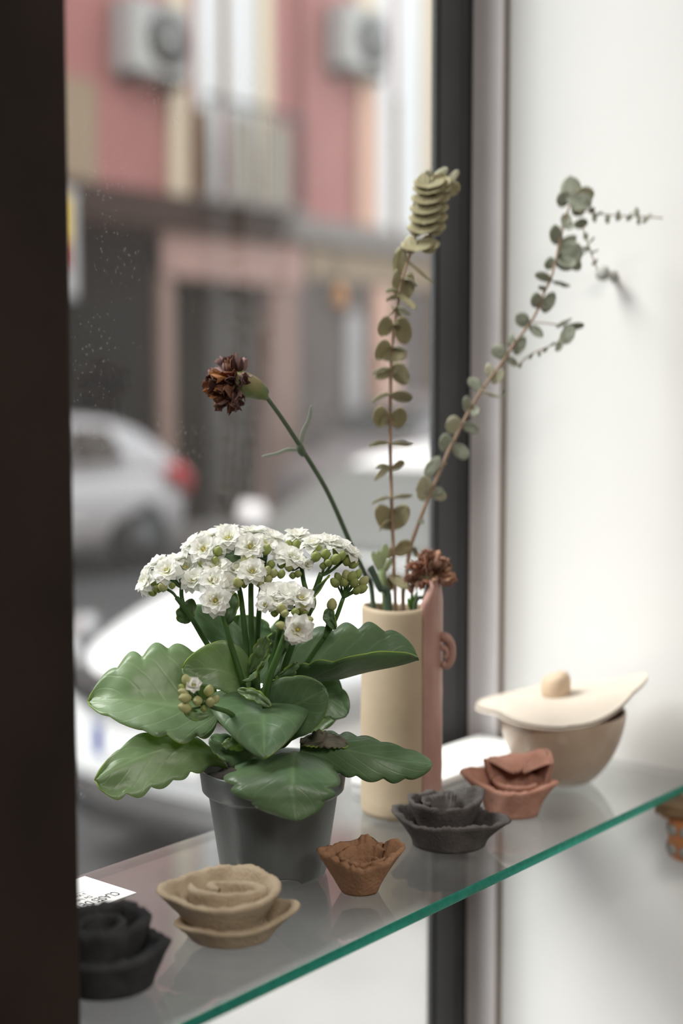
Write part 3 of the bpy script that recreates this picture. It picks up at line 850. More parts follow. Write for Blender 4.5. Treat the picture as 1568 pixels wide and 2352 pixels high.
# the pink slab that laps round the right side and stands up above the lip
vs, fs = [], []
a0, a1, NA, NZ = D(-58), D(48), 26, 36
def top(a):
    u = (a - a0) / (a1 - a0)
    return VH + .026 * math.exp(-((u - .26) / .20) ** 2) + .006 * math.exp(-((u - .62) / .25) ** 2)
for side in (1, 0):
    for i in range(NZ + 1):
        for j in range(NA + 1):
            a = a0 + (a1 - a0) * j / NA
            u = j / NA
            z = .0008 + (top(a) - .0008) * i / NZ
            e = min(1, min(u, 1 - u) * 9)
            r = .0338 + (.0030 * e * side) - (.0002 if not side else 0) - (.0006 if i == NZ else 0) * side
            if z > VH - .003 and not side: r = .0300
            r += .0006 * noise.noise(Vector((a * 6, z * 60, 1))) * side
            vs.append((r * cos(a), r * sin(a), z))
o_ = (NZ + 1) * (NA + 1)
for s_ in (0, 1):
    for i in range(NZ):
        for j in range(NA):
            q = (s_ * o_ + i * (NA + 1) + j, s_ * o_ + i * (NA + 1) + j + 1, s_ * o_ + (i + 1) * (NA + 1) + j + 1, s_ * o_ + (i + 1) * (NA + 1) + j)
            fs.append(q if s_ == 0 else q[::-1])
for j in range(NA):
    for i in (0, NZ):
        q = (i * (NA + 1) + j, i * (NA + 1) + j + 1, o_ + i * (NA + 1) + j + 1, o_ + i * (NA + 1) + j)
        fs.append(q if i else q[::-1])
for i in range(NZ):
    for j in (0, NA):
        q = (i * (NA + 1) + j, (i + 1) * (NA + 1) + j, o_ + (i + 1) * (NA + 1) + j, o_ + i * (NA + 1) + j)
        fs.append(q if j == 0 else q[::-1])
sl_ = link_mesh('seam_slab', vs, fs, M_vpink, vase)
sl_['label'] = 'pink overlapping slab rising to a point above the lip'
ear = MB()
ear.tube(smooth_path([(.0345, -.010, .156), (.0395, -.012, .155), (.0435, -.012, .149), (.0440, -.012, .140), (.0415, -.012, .133), (.0385, -.012, .131), (.0355, -.012, .134)], 22),
         [.004, .0042, .0044, .0044, .0042, .004, .0038, .0036, .0034, .0034, .0034, .0034, .0034, .0033, .0032, .0032, .0031, .003, .003, .003, .003, .003], 12)
ear.tube(smooth_path([(.0345, -.012, .147), (.0385, -.0125, .146), (.0400, -.0125, .141), (.0375, -.0125, .138)], 12), .0026, 10)
ear.build('curled_ear', M_vpink, vase, True)

# ------------------------------------------------------------------ flat things on the shelf
M_paper = mat('white_paper', (0.86, 0.86, 0.85), rough=0.7, spec=0.2)
M_ink = mat('black_ink', (0.03, 0.03, 0.035), rough=0.8)
tile = tag(box('white_tile', -.107, .107, -.036, .036, 0, .0070, M_paper, None, .0012), 'flat white tile lying at the back corner of the shelf behind the vase', 'tile')
tile.location = (1.127, .7815, SH + .0004)
card = thing('printed_card', 'white printed card lying face up beside the dark post', 'card', (.691, .754, SH + .0004))
box('sheet', -.105, 0, 0, .057, 0, .0006, M_paper, card)
def writing(name, body, size, x, y, sx=1.0, align='LEFT', bold=0.0):
    cu = bpy.data.curves.new(name, 'FONT')
    cu.body = body; cu.size = size; cu.align_x = align; cu.offset = bold; cu.extrude = 0.00002
    o = bpy.data.objects.new(name, cu); COL.objects.link(o)
    dg = bpy.context.evaluated_depsgraph_get(); dg.update()
    me = bpy.data.meshes.new_from_object(o.evaluated_get(dg))
    bpy.data.objects.remove(o)
    me.materials.clear(); me.materials.append(M_ink)
    t = bpy.data.objects.new(name, me); COL.objects.link(t)
    t.parent = card; t.location = (x, y, .00068); t.rotation_euler = (0, 0, pi); t.scale = (sx, 1, 1)
    return t
writing('heading', 'CLASES DE C', .0120, -.0090, .0142, .58, bold=.00008)
writing('text_line', 'De lunes', .0062, -.0260, .0215, .78)
writing('text_line', 'a Viernes', .0062, -.0250, .0290, .78)
box('rule', -.062, -.022, .0315, .0317, .0006, .00066, M_ink, card)
e_ = box('smudge', -.0, .012, 0, .004, 0, .0006, M_ink)
bpy.data.objects.remove(e_)

# ------------------------------------------------------------------ wall peg and hanging ornament
M_peg = mat('grey_peg', (0.38, 0.38, 0.36), rough=0.5, var=0.1)
q = onz(1390, 640, 1.798)
peg = thing('wall_peg', 'small grey peg sticking out of the white wall', 'peg', (1.262, .682, 1.800))
MB().tube([(0, 0, 0), (-.006, 0, 0), (-.014, .0, .001), (-.018, 0, .001)], [.0055, .0035, .0035, .0032], 14).build('shank', M_peg, peg, True)
MB().tube([(-.017, 0, .001), (-.019, 0, .001), (-.024, 0, .001), (-.026, 0, .001)], [.003, .0072, .0072, .004], 16).build('head', M_peg, peg, True)

M_wood = mat('warm_brown_wood', (0.26, 0.165, 0.085), rough=0.6, var=0.15, vscale=40)
M_orange = mat('orange_paint', (0.55, 0.22, 0.08), rough=0.5, var=0.1, vscale=60)
M_lgrey = mat('grey_boss', (0.34, 0.35, 0.33), rough=0.4, var=0.1)
M_dkor = mat('dark_orange_side', (0.20, 0.09, 0.05), rough=0.6)
orn = thing('wall_ornament', 'small orange ornament with grey round bosses under a wooden ledge on the white wall', 'ornament', (1.262, .574, 1.278))
MB().box(-.045, -.0, -.03, .032, .008, .019).build('ledge', M_wood, orn, False, .002)
for yy in (.027, .0285 - .011):
    MB().tube([(-.030, yy, .008), (-.030, yy, .004), (-.030, yy, .0015)], [.0045, .0052, .0025], 12).build('ledge_knob', M_orange if yy > .02 else M_dkor, orn, True)
MB().tube([(-.024, .008, .008), (-.024, .008, -.004), (-.024, .008, -.032), (-.024, .008, -.036)], [.0165, .0175, .0175, .012], 28).build('drum', M_orange, orn, True)
for zz in (-.006, -.025):
    for k in range(8):
        a = 2 * pi * k / 8 + .35
        MB().cyl((-.024 + .0168 * cos(a), -.0 + .008 + .0168 * sin(a), zz), (cos(a), sin(a), 0), .0056, .0022, 14, .0045).build('boss', M_lgrey, orn, True)
# ------------------------------------------------------------------ potted kalanchoe
M_pot = mat('grey_plastic', (0.114, 0.127, 0.125), rough=0.36, spec=0.6, var=0.04, vscale=60, bump=0.05, bscale=300)
M_soil = mat('peat', (0.018, 0.013, 0.010), rough=0.95, bump=1.0, bscale=300, var=0.4)
M_leafrim = mat('leaf_edge', (0.25, 0.36, 0.06), rough=0.4, transl=0.3, tcol=(0.4, 0.5, 0.08))
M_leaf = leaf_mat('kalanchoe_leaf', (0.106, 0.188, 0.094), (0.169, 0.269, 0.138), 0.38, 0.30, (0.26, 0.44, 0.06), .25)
M_leaflit = leaf_mat('kalanchoe_leaf_lit', (0.210, 0.312, 0.174), (0.300, 0.414, 0.240), 0.36, 0.42, (0.42, 0.60, 0.14), .25)  # lighter leaf copy: window sheen and glare put into the colour
M_leafd = leaf_mat('kalanchoe_leaf_dry', (0.10, 0.10, 0.07), (0.20, 0.17, 0.13), 0.6, 0.2, (0.2, 0.25, 0.05), .4)
M_stem = mat('kalanchoe_stem', (0.075, 0.16, 0.045), rough=0.4, transl=0.2, tcol=(0.15, 0.3, 0.05), var=0.15, vscale=60)
M_bud = mat('kalanchoe_bud', (0.50, 0.53, 0.22), rough=0.5, transl=0.35, tcol=(0.55, 0.60, 0.2), col2=(0.66, 0.64, 0.38), vscale=120)
M_budg = mat('kalanchoe_green_bud', (0.33, 0.42, 0.12), rough=0.5, transl=0.35, tcol=(0.45, 0.55, 0.12), col2=(0.52, 0.56, 0.24), vscale=120)

def petal_mat():
    m = mat('white_petal', (0.86, 0.86, 0.83), rough=0.5, spec=0.25, transl=0.48, tcol=(0.96, 0.97, 0.92))
    nt = m.node_tree; N, L = nt.nodes, nt.links
    tc = N.new('ShaderNodeTexCoord'); sp = N.new('ShaderNodeSeparateXYZ'); L.new(tc.outputs['UV'], sp.inputs[0])
    r = N.new('ShaderNodeValToRGB')
    r.color_ramp.elements[0].position = 0.0; r.color_ramp.elements[0].color = (0.72, 0.72, 0.36, 1)
    r.color_ramp.elements[1].position = 0.42; r.color_ramp.elements[1].color = (0.95, 0.95, 0.94, 1)
    L.new(sp.outputs['Y'], r.inputs['Fac']); L.new(r.outputs['Color'], N['Principled BSDF'].inputs['Base Color'])
    return m
M_petal = petal_mat()
M_eye = mat('flower_eye', (0.68, 0.60, 0.16), rough=0.6, transl=0.2)

p0 = onz(628, 1998, SH)
plant = thing('potted_kalanchoe', 'flowering plant with double white blooms and scalloped leaves in a dark grey plastic pot', 'plant', (p0.x, p0.y, SH + .0004), ROTV)
PH = 0.0815
pr = [(0, .003), (.036, .003), (.0405, .0), (.0412, .0015), (.0492, PH - .0215), (.0500, PH - .0195), (.0528, PH - .0188), (.0540, PH - .0175), (.0562, PH - .0012), (.0560, PH - .0002), (.0552, PH), (.0544, PH - .0006), (.0540, PH - .004), (.0515, PH - .0185), (.0485, PH - .022), (.040, .006), (0, .006)]
def potw(a, r, z):
    if z < .0022 and r > .03:                  # the foot is notched
        k = max(0, sin(4 * a + .9)) ** .35
        z = z + .0052 * k * (1 if r > .039 else .6)
    return r, z
vs, fs = lathe(pr, 96, potw)
link_mesh('pot', vs, fs, M_pot, plant)
link_mesh('soil', *(lambda q: (q[0], q[1]))(lathe([(0, PH - .010), (.02, PH - .009), (.04, PH - .0105), (.0525, PH - .0115)], 48, lambda a, r, z: (r, z + .003 * noise.noise(Vector((r * cos(a) * 90, r * sin(a) * 90, 2)))))), M_soil, plant)

DC = 1.082
def P(px, py, dd=0.0): return at(px, py, DC + dd)
def pleaf(pts, A, B, m=None, **kw):
    mid = [P(*p) for p in pts]
    d = dict(peak=.5, scal=6, amp=.24, bow=.002, wave=.0030, seed=random.random() * 50)
    d.update(kw)
    return leaf('leaf', plant, mid, loc(*A), loc(*B), [m or M_leaf, M_leafrim], **d)

# big leaves: midrib through pixels with depth offsets (m), half-width vectors in mm (right, up, towards)
pleaf([(500, 1632, 0), (400, 1622, -.012), (300, 1608, -.016), (203, 1613, -.012)], (-2, 45, -20), (4, -17, 34), M_leaflit, peak=.30, scal=5, amp=.2, bow=.003, base=.3, blunt=.58, seed=4.0)
pleaf([(588, 1590, .002), (510, 1540, -.018), (419, 1535, -.028)], (6, 21, -4), (-4, -13, 6), M_leaflit, peak=.5, scal=4, amp=.04, bow=-.003)
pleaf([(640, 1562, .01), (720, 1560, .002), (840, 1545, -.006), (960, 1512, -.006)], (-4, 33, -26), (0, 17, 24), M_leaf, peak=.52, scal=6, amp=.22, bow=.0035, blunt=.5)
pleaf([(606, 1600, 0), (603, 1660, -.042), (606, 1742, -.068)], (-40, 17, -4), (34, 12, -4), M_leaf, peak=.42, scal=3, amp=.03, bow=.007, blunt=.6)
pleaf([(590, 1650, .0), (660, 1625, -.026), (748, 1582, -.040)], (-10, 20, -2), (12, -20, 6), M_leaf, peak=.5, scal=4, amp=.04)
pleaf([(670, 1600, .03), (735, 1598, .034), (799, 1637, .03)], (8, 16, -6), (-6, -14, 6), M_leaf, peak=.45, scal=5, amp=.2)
pleaf([(660, 1640, .045), (720, 1655, .05), (772, 1650, .05)], (2, 10, -6), (-2, -9, 6), M_leaflit, peak=.55, scal=5, amp=.2)
pleaf([(515, 1745, -.005), (420, 1722, -.026), (320, 1738, -.040), (218, 1792, -.052)], (2, 13, -18), (9, -25, 8), M_leaflit, peak=.66, scal=6, amp=.22, bow=-.002, base=.28)
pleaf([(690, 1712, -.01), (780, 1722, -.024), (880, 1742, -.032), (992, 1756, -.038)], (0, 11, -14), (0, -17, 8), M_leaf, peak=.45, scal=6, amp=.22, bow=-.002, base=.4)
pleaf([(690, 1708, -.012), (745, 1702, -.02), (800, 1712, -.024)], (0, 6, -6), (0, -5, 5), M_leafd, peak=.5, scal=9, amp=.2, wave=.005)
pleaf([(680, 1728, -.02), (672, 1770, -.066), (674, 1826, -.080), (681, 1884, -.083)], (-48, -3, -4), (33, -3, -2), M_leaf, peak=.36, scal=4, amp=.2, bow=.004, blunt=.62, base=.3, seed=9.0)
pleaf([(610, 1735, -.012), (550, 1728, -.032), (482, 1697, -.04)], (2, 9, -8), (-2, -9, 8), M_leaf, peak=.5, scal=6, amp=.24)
pleaf([(560, 1718, -.03), (535, 1708, -.046), (512, 1707, -.05)], (1, 4, -2), (-1, -4, 2), M_leaflit, scal=3)
# the darker leaves behind the stems
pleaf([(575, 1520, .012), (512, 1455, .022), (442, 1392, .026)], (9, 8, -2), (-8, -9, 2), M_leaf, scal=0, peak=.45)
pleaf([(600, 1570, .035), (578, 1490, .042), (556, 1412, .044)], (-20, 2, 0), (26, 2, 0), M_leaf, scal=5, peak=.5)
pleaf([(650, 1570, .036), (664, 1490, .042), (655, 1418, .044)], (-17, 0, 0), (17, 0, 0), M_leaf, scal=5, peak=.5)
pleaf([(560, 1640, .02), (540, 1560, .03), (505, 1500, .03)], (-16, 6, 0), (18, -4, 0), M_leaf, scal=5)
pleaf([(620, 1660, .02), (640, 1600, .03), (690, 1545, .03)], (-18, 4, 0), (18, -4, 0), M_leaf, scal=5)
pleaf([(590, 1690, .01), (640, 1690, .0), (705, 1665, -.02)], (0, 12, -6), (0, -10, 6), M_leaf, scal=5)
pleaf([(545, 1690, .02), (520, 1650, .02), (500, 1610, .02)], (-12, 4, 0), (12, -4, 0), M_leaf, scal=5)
pleaf([(575, 1545, -.012), (598, 1500, -.018), (609, 1463, -.02)], (-6, 2, 2), (6, 2, 2), M_leaflit, scal=4)
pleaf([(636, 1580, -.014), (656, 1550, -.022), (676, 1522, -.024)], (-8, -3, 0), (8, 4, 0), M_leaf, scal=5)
pleaf([(480, 1642, -.062), (448, 1642, -.066), (421, 1624, -.07)], (1, 3, -2), (-1, -3.5, 2), M_leaflit, scal=2)
pleaf([(548, 1584, -.03), (588, 1598, -.036), (622, 1622, -.04)], (2, 4, 0), (-2, -4, 0), M_leaflit, scal=4)
pleaf([(560, 1565, -.02), (590, 1545, -.026), (602, 1520, -.03)], (-3, -2, 0), (3, 3, 0), M_leaflit, scal=2)
# small bract leaves up the flower stems
pleaf([(704, 1374, -.01), (730, 1352, -.012), (754, 1326, -.012)], (4, 6, 0), (-3, -6, 0), M_leaf, scal=2)
pleaf([(421, 1430, .004), (428, 1402, 0), (441, 1376, 0)], (-7, 0, 0), (6, -3, 0), M_leaf, scal=3)
pleaf([(768, 1444, -.004), (757, 1422, -.006), (758, 1396, -.006)], (-5, 1, 0), (4, 1, 0), M_leaf, scal=0)
pleaf([(516, 1440, -.02), (530, 1402, -.024), (540, 1362, -.024)], (-5, 0, 0), (5, 0, 0), M_leaf, scal=2)
pleaf([(684, 1432, -.02), (704, 1398, -.024), (713, 1362, -.024)], (-5, 0, 0), (6, 0, 0), M_leaf, scal=2)
pleaf([(545, 1262, .004), (535, 1275, -.008), (528, 1292, -.01)], (-8, 2, 0), (9, 0, 0), M_leaf, scal=2)

# stems
def kst(pts, r0=.0026, r1=.0018): return stem('stem', plant, [P(*p) for p in pts], (r0, r1), M_stem)
kst([(600, 1715, 0), (575, 1600, .004), (520, 1540, .004), (475, 1478, 0), (437, 1415, -.004), (405, 1372, -.006)])
kst([(437, 1415, -.004), (420, 1385, -.004), (418, 1345, 0), (440, 1300, .004)], .0018, .0015)
kst([(605, 1715, 0), (578, 1560, 0), (563, 1460, 0), (551, 1360, .002), (530, 1290, .006)])
kst([(612, 1715, 0), (585, 1570, -.004), (578, 1460, -.008), (576, 1350, -.01), (580, 1318, -.012)])
kst([(610, 1715, 0), (592, 1590, .004), (590, 1480, .006), (600, 1350, .008), (610, 1270, .012)])
kst([(585, 1700, 0), (560, 1580, -.012), (530, 1480, -.02), (505, 1395, -.026)], .0024, .0018)
kst([(600, 1715, 0), (618, 1560, -.02), (640, 1460, -.03), (652, 1395, -.034)], .0028, .002)
kst([(608, 1700, -.01), (612, 1580, -.034), (640, 1500, -.042), (664, 1432, -.042)], .0032, .0022)
kst([(615, 1715, 0), (645, 1560, 0), (690, 1430, -.004), (722, 1360, -.008), (738, 1316, -.01)], .0028, .002)
kst([(712, 1380, -.006), (698, 1340, 0), (692, 1300, .006), (684, 1252, .014)], .002, .0016)
kst([(640, 1650, .01), (700, 1530, .01), (762, 1438, 0), (788, 1374, -.004)], .0022, .0016)
kst([(745, 1466, .002), (753, 1430, 0), (760, 1398, -.004)], .0014, .0012)
kst([(575, 1690, -.01), (530, 1640, -.05), (490, 1625, -.062), (466, 1612, -.064)], .0022, .0015)

# double florets
def floret_mesh(nm, seed, opening=1.0, rows=((9, 1.0, .80, 6), (9, .90, .74, 22), (8, .72, .66, 40), (6, .50, .55, 60))):
    rnd = random.Random(seed)
    vs, fs, uv = [], [], []
    for ri, (n, Ln, wd, el) in enumerate(rows):
        for k in range(n):
            a = 2 * pi * (k + .5 * ri + rnd.uniform(-.14, .14)) / n
            L_ = Ln * rnd.uniform(.88, 1.06) * opening
            e0 = radians(el + rnd.uniform(-9, 9) + (1 - opening) * 40)
            w_ = wd * L_ * rnd.uniform(.85, 1.1)
            tw = rnd.uniform(-.25, .25)
            base = len(vs)
            nu, nv = 5, 4
            for i in range(nu + 1):
                t = i / nu
                el_t = e0 + (-.55 if ri < 2 else .25) * (t - .3) * 1.1
                rr = .08 + L_ * t * cos(e0) * (1 - .06 * t)
                zz = L_ * t * sin(e0) + (.10 if ri < 2 else 0) * L_ * sin(pi * t) - (.22 * L_ * t * t if ri == 0 else 0)
                ww = w_ * .5 * (sin(pi * min(1, (t * .86 + .12))) ** .75) * (1 if t < .99 else .22)
                for j in range(nv + 1):
                    v = 2 * j / nv - 1
                    s = ww * v
                    cup = .30 * ww * v * v + tw * s
                    x, y = rr * cos(a) - s * sin(a), rr * sin(a) + s * cos(a)
                    x -= cup * sin(e0) * cos(a) * .8; y -= cup * sin(e0) * sin(a) * .8
                    vs.append((x, y, zz + cup * cos(e0)))
                    uv.append((j / nv, t * Ln if ri else .3 + t * .7))
            for i in range(nu):
                for j in range(nv):
                    q = base + i * (nv + 1) + j
                    fs.append((q, q + 1, q + nv + 2, q + nv + 1))
    # a scalloped green cup underneath
    me = bpy.data.meshes.new(nm)
    me.from_pydata(vs, [], fs)
    me.materials.append(M_petal)
    me.polygons.foreach_set('use_smooth', [True] * len(me.polygons))
    ul = me.uv_layers.new(name='UVMap')
    for lp in me.loops: ul.data[lp.index].uv = uv[lp.vertex_index]
    return me
FM = [floret_mesh('flower', s) for s in range(6)]
FH = [floret_mesh('flower', 20 + s, .8, ((7, 1.0, .78, 38), (6, .84, .7, 54), (5, .6, .6, 68))) for s in range(2)]
em = bpy.data.meshes.new('flower_eye'); vs, fs = lathe([(0, .22), (.06, .2), (.10, .12), (.10, 0)], 10); em.from_pydata([tuple(v) for v in vs], [], fs); em.materials.append(M_eye)
cm = bpy.data.meshes.new('calyx'); vs, fs = lathe([(0, -.62), (.10, -.60), (.20, -.42), (.27, -.15), (.36, .06), (.30, .05)], 14); cm.from_pydata([tuple(v) for v in vs], [], fs); cm.materials.append(M_budg)
for m_ in (em, cm): m_.polygons.foreach_set('use_smooth', [True] * len(m_.polygons))
PI_ = (Matrix.Translation(plant.location) @ plant.rotation_euler.to_matrix().to_4x4()).inverted()

def orient(nrm, spin):
    z = Vector(nrm).normalized()
    x = z.cross(Vector((.3, .2, .9)))
    x = x.normalized(); y = z.cross(x)
    R = Matrix((x, y, z)).transposed()
    return R @ Matrix.Rotation(spin, 3, 'Z')

def place_mesh(name, me, root, inv, p, nrm, size, spin=0.0, parent=None):
    o = bpy.data.objects.new(name, me); COL.objects.link(o); o.parent = root
    M_ = Matrix.Translation(p) @ orient(nrm, spin).to_4x4() @ Matrix.Diagonal((size, size, size, 1))
    o.matrix_local = inv @ M_
    return o

FL = []
def flower(px, py, dd, nrm, size=12.4, half=False):
    p = P(px, py, dd)
    n_ = loc(*nrm).normalized()
    sp = random.uniform(0, 6.28)
    o = place_mesh('flower', random.choice(FH if half else FM), plant, PI_, p, n_, size * .001, sp)
    for nm, me in (('flower_eye', em), ('calyx', cm)):
        c = bpy.data.objects.new(nm, me); COL.objects.link(c); c.parent = o
    FL.append((p, n_, size))
U1 = (0, .9, .45)
for f in [(339, 1336, -.006, (-.9, .3, .5)), (385, 1312, -.014, (-.3, .6, .8)), (362, 1298, .0, (-.6, .8, .1)), (404, 1290, .004, (-.2, 1, .2)), (425, 1306, .002, (.1, .8, .6)),
          (468, 1263, -.010, (-.25, .6, .8)), (444, 1252, .004, (-.6, .8, .2)), (482, 1236, .006, (-.2, 1, .1)), (524, 1238, -.004, (-.1, .75, .7)), (520, 1222, .014, (0, 1, .1)), (502, 1262, -.004, (.1, .7, .7)),
          (574, 1257, -.012, (.1, .6, .85)), (580, 1226, .012, (.05, 1, .1)), (556, 1236, .012, (0, 1, .2)), (622, 1236, .010, (.4, .9, .2)), (606, 1252, 0, (.4, .8, .5)),
          (683, 1234, .012, (0, 1, .25)), (656, 1277, -.006, (.1, .85, .5)), (672, 1284, -.010, (.4, .8, .4)), (722, 1252, -.006, (-.1, .95, .3)), (752, 1248, -.004, (.1, 1, .25)), (774, 1258, -.008, (.2, .95, .25)), (800, 1270, -.008, (.55, .8, .2)), (738, 1244, .010, (0, 1, 0)),
          (579, 1314, -.024, (.05, .6, .85)), (546, 1312, -.012, (-.2, .8, .5)), (497, 1306, -.016, (-.2, .8, .6)), (520, 1296, -.006, (0, .9, .4)), (447, 1336, -.012, (-.4, .6, .7)), (470, 1322, -.008, (-.3, .8, .4)), (490, 1336, -.026, (-.05, .6, .8)), (513, 1340, -.022, (.3, .6, .7)),
          (495, 1380, -.036, (-.05, .25, 1)), (626, 1362, -.030, (-.1, .8, .5)), (660, 1366, -.034, (.05, .85, .5)), (690, 1376, -.036, (.35, .7, .6)), (640, 1376, -.036, (0, .6, .8)),
          (683, 1446, -.048, (.1, .05, 1))]:
    flower(*f)
flower(610, 1391, -.042, (-.3, .4, 1), 11, True)
flower(703, 1296, -.012, (.4, .2, .8), 8, True)
flower(445, 1575, -.072, (0, .5, .9), 10, True)
flower(595, 1300, -.016, (.1, .8, .5), 8, True)

bm_ = {}
for k, m_ in (('w', M_bud), ('g', M_budg)):
    me = bpy.data.meshes.new('bud')
    vs, fs = lathe([(0, 0), (.5, .12), (.82, .6), (.9, 1.15), (.72, 1.75), (.38, 2.2), (0, 2.42)], 12, lambda a, r, z: (r * (1 + .07 * cos(4 * a)), z))
    me.from_pydata([tuple(v) for v in vs], [], fs); me.materials.append(m_)
    me.polygons.foreach_set('use_smooth', [True] * len(me.polygons)); bm_[k] = me
PED = MB()
def bud(px, py, dd, nrm, size=3.6, k='w', root_px=None):
    p = P(px, py, dd); n_ = loc(*nrm).normalized()
    place_mesh('bud', bm_[k], plant, PI_, p - n_ * size * .0012, n_, size * .001)
    if root_px:
        q_ = P(*root_px)
        PED.tube([PI_ @ x for x in smooth_path([q_, (p + q_) / 2 - n_ * .003, p - n_ * size * .001], 6)], .0009, 6)
for b in [(373, 1348, -.016, (-.3, .5, .8), 4.0, 'w'), (362, 1352, -.01, (-.5, .4, .7), 3.4, 'g'), (350, 1362, -.006, (-.7, .0, .6), 3.0, 'g'), (395, 1345, -.01, (.1, .4, .9), 3.0, 'g'),
          (546, 1337, -.026, (-.3, .6, .8), 4.2, 'w'), (595, 1338, -.022, (.1, .3, .9), 4.0, 'w'), (560, 1342, -.018, (0, .4, .9), 3.2, 'g'), (616, 1330, -.018, (.2, .6, .6), 3.6, 'w'), (628, 1316, -.016, (.3, .6, .6), 3.8, 'w'), (646, 1318, -.014, (.3, .7, .5), 3.4, 'g'), (614, 1310, -.02, (.2, .7, .6), 3.6, 'w'),
          (622, 1296, -.012, (.2, .8, .6), 3.6, 'g'), (646, 1296, -.010, (.1, .7, .7), 3.4, 'g'), (664, 1302, -.014, (.1, .5, .8), 3.8, 'w'), (684, 1318, -.012, (.1, .3, .9), 3.2, 'g'), (672, 1322, -.01, (0, .3, .9), 3.0, 'g'),
          (500, 1266, -.014, (.3, .7, .7), 4.0, 'g'), (494, 1286, -.016, (.1, .5, .8), 3.2, 'g'), (462, 1294, -.012, (-.1, .5, .9), 3.0, 'g'), (612, 1262, -.010, (.3, .7, .6), 4.2, 'g'), (565, 1290, -.014, (-.1, .9, .3), 5.0, 'w'), (572, 1286, -.016, (.2, .9, .3), 4.4, 'w'),
          (725, 1278, -.018, (0, .5, .8), 4.2, 'g'), (748, 1272, -.018, (.1, .6, .7), 4.2, 'g'), (770, 1284, -.02, (.3, .6, .7), 4.4, 'g'), (784, 1276, -.016, (.4, .6, .5), 4.0, 'g'), (754, 1292, -.02, (.1, .4, .8), 3.4, 'g'), (742, 1300, -.016, (0, .3, .9), 3.2, 'g'), (800, 1288, -.012, (.7, .5, .3), 4.0, 'g'), (812, 1296, -.010, (.8, .3, .3), 3.6, 'g'), (730, 1262, -.012, (-.1, .7, .6), 4.0, 'g'), (682, 1250, .004, (.0, .7, .7), 4.0, 'g'), (664, 1250, .006, (-.3, .6, .6), 3.6, 'g'), (700, 1248, .006, (.4, .6, .6), 3.6, 'g'),
          (646, 1398, -.044, (-.1, .6, .8), 4.2, 'w'), (654, 1408, -.046, (.3, .3, .9), 3.6, 'w'), (678, 1405, -.044, (.2, .5, .8), 3.4, 'g'), (694, 1394, -.040, (.4, .5, .7), 4.0, 'w'), (709, 1424, -.044, (.8, .3, .5), 3.4, 'w'), (644, 1436, -.048, (-.9, .2, .4), 3.4, 'w'), (700, 1404, -.038, (.5, .3, .7), 3.6, 'g'), (630, 1408, -.036, (-.2, .2, .9), 3.4, 'g')]:
    bud(*b)
for b in [(796, 1322, -.006, (-.2, .9, .3), 4.2, 'w'), (808, 1324, -.008, (.3, .9, .3), 4.0, 'g'), (814, 1338, -.01, (.3, .7, .6), 3.8, 'g'), (836, 1334, -.006, (.6, .7, .3), 4.0, 'w'), (832, 1352, -.008, (.8, .4, .4), 4.0, 'g'), (768, 1338, -.004, (-.6, .7, .4), 3.8, 'g'), (790, 1338, -.012, (-.1, .6, .8), 3.4, 'g'), (820, 1356, -.008, (.6, .4, .6), 3.6, 'g'), (776, 1326, 0, (-.4, .9, .2), 3.6, 'g'), (822, 1318, .002, (.4, .9, 0), 3.6, 'g')]:
    bud(*b, root_px=(788, 1374, -.004))
bud(762, 1388, -.004, (.1, 1, .1), 4.2, 'w', (760, 1398, -.004))
for b in [(428, 1562, -.072, (-.2, .9, .4), 4.0, 'w'), (420, 1590, -.074, (-.7, .3, .5), 3.6, 'w'), (424, 1603, -.076, (-.7, .1, .6), 4.2, 'w'), (453, 1610, -.074, (-.2, .2, .9), 4.0, 'w'), (480, 1586, -.072, (.2, .9, .4), 4.0, 'w'), (483, 1612, -.074, (.2, .5, .8), 4.0, 'w'), (495, 1606, -.072, (.5, .6, .5), 3.4, 'w'), (468, 1628, -.070, (0, .2, .9), 3.0, 'g'), (424, 1625, -.074, (-.9, .3, .3), 4.2, 'w'), (418, 1580, -.072, (-.6, .6, .4), 3.0, 'g')]:
    bud(*b, root_px=(468, 1622, -.064))
# the fine stalks that gather the florets of one head
HUBS = [P(405, 1372, -.006), P(418, 1350, 0), P(530, 1300, .004), P(580, 1330, -.012), P(610, 1285, .01), P(505, 1400, -.026), P(652, 1400, -.034), P(664, 1440, -.042), P(738, 1322, -.01), P(690, 1300, .006), P(465, 1612, -.064), P(470, 1330, 0)]
for p, n_, s_ in FL:
    b0 = p - n_ * (.6 * s_ * .001)
    h = min(HUBS, key=lambda q_: (q_ - b0).length)
    PED.tube([PI_ @ x for x in smooth_path([h, (h + b0) / 2 - n_ * .004, b0], 7)], .0011, 6)
pd = PED.build('flower_stalks', M_stem, plant, True); pd['kind'] = 'stuff'

# ------------------------------------------------------------------ stems standing in the vase
VD = 1.243
def V(px, py, dd=0.0): return at(px, py, VD + dd)
M_euc = leaf_mat('dry_eucalyptus_leaf', (0.312, 0.280, 0.156), (0.403, 0.364, 0.215), 0.65, 0.22, (0.30, 0.28, 0.14), .12)
M_eucp = leaf_mat('pale_eucalyptus_leaf', (0.42, 0.42, 0.30), (0.50, 0.48, 0.36), 0.65, 0.25, (0.5, 0.5, 0.3), .08)
M_eucg = leaf_mat('grey_green_eucalyptus_leaf', (0.252, 0.276, 0.210), (0.348, 0.366, 0.288), 0.65, 0.22, (0.28, 0.32, 0.2), .12)
M_twig = mat('eucalyptus_twig', (0.23, 0.155, 0.10), rough=0.7, col2=(0.33, 0.23, 0.17), vscale=60)

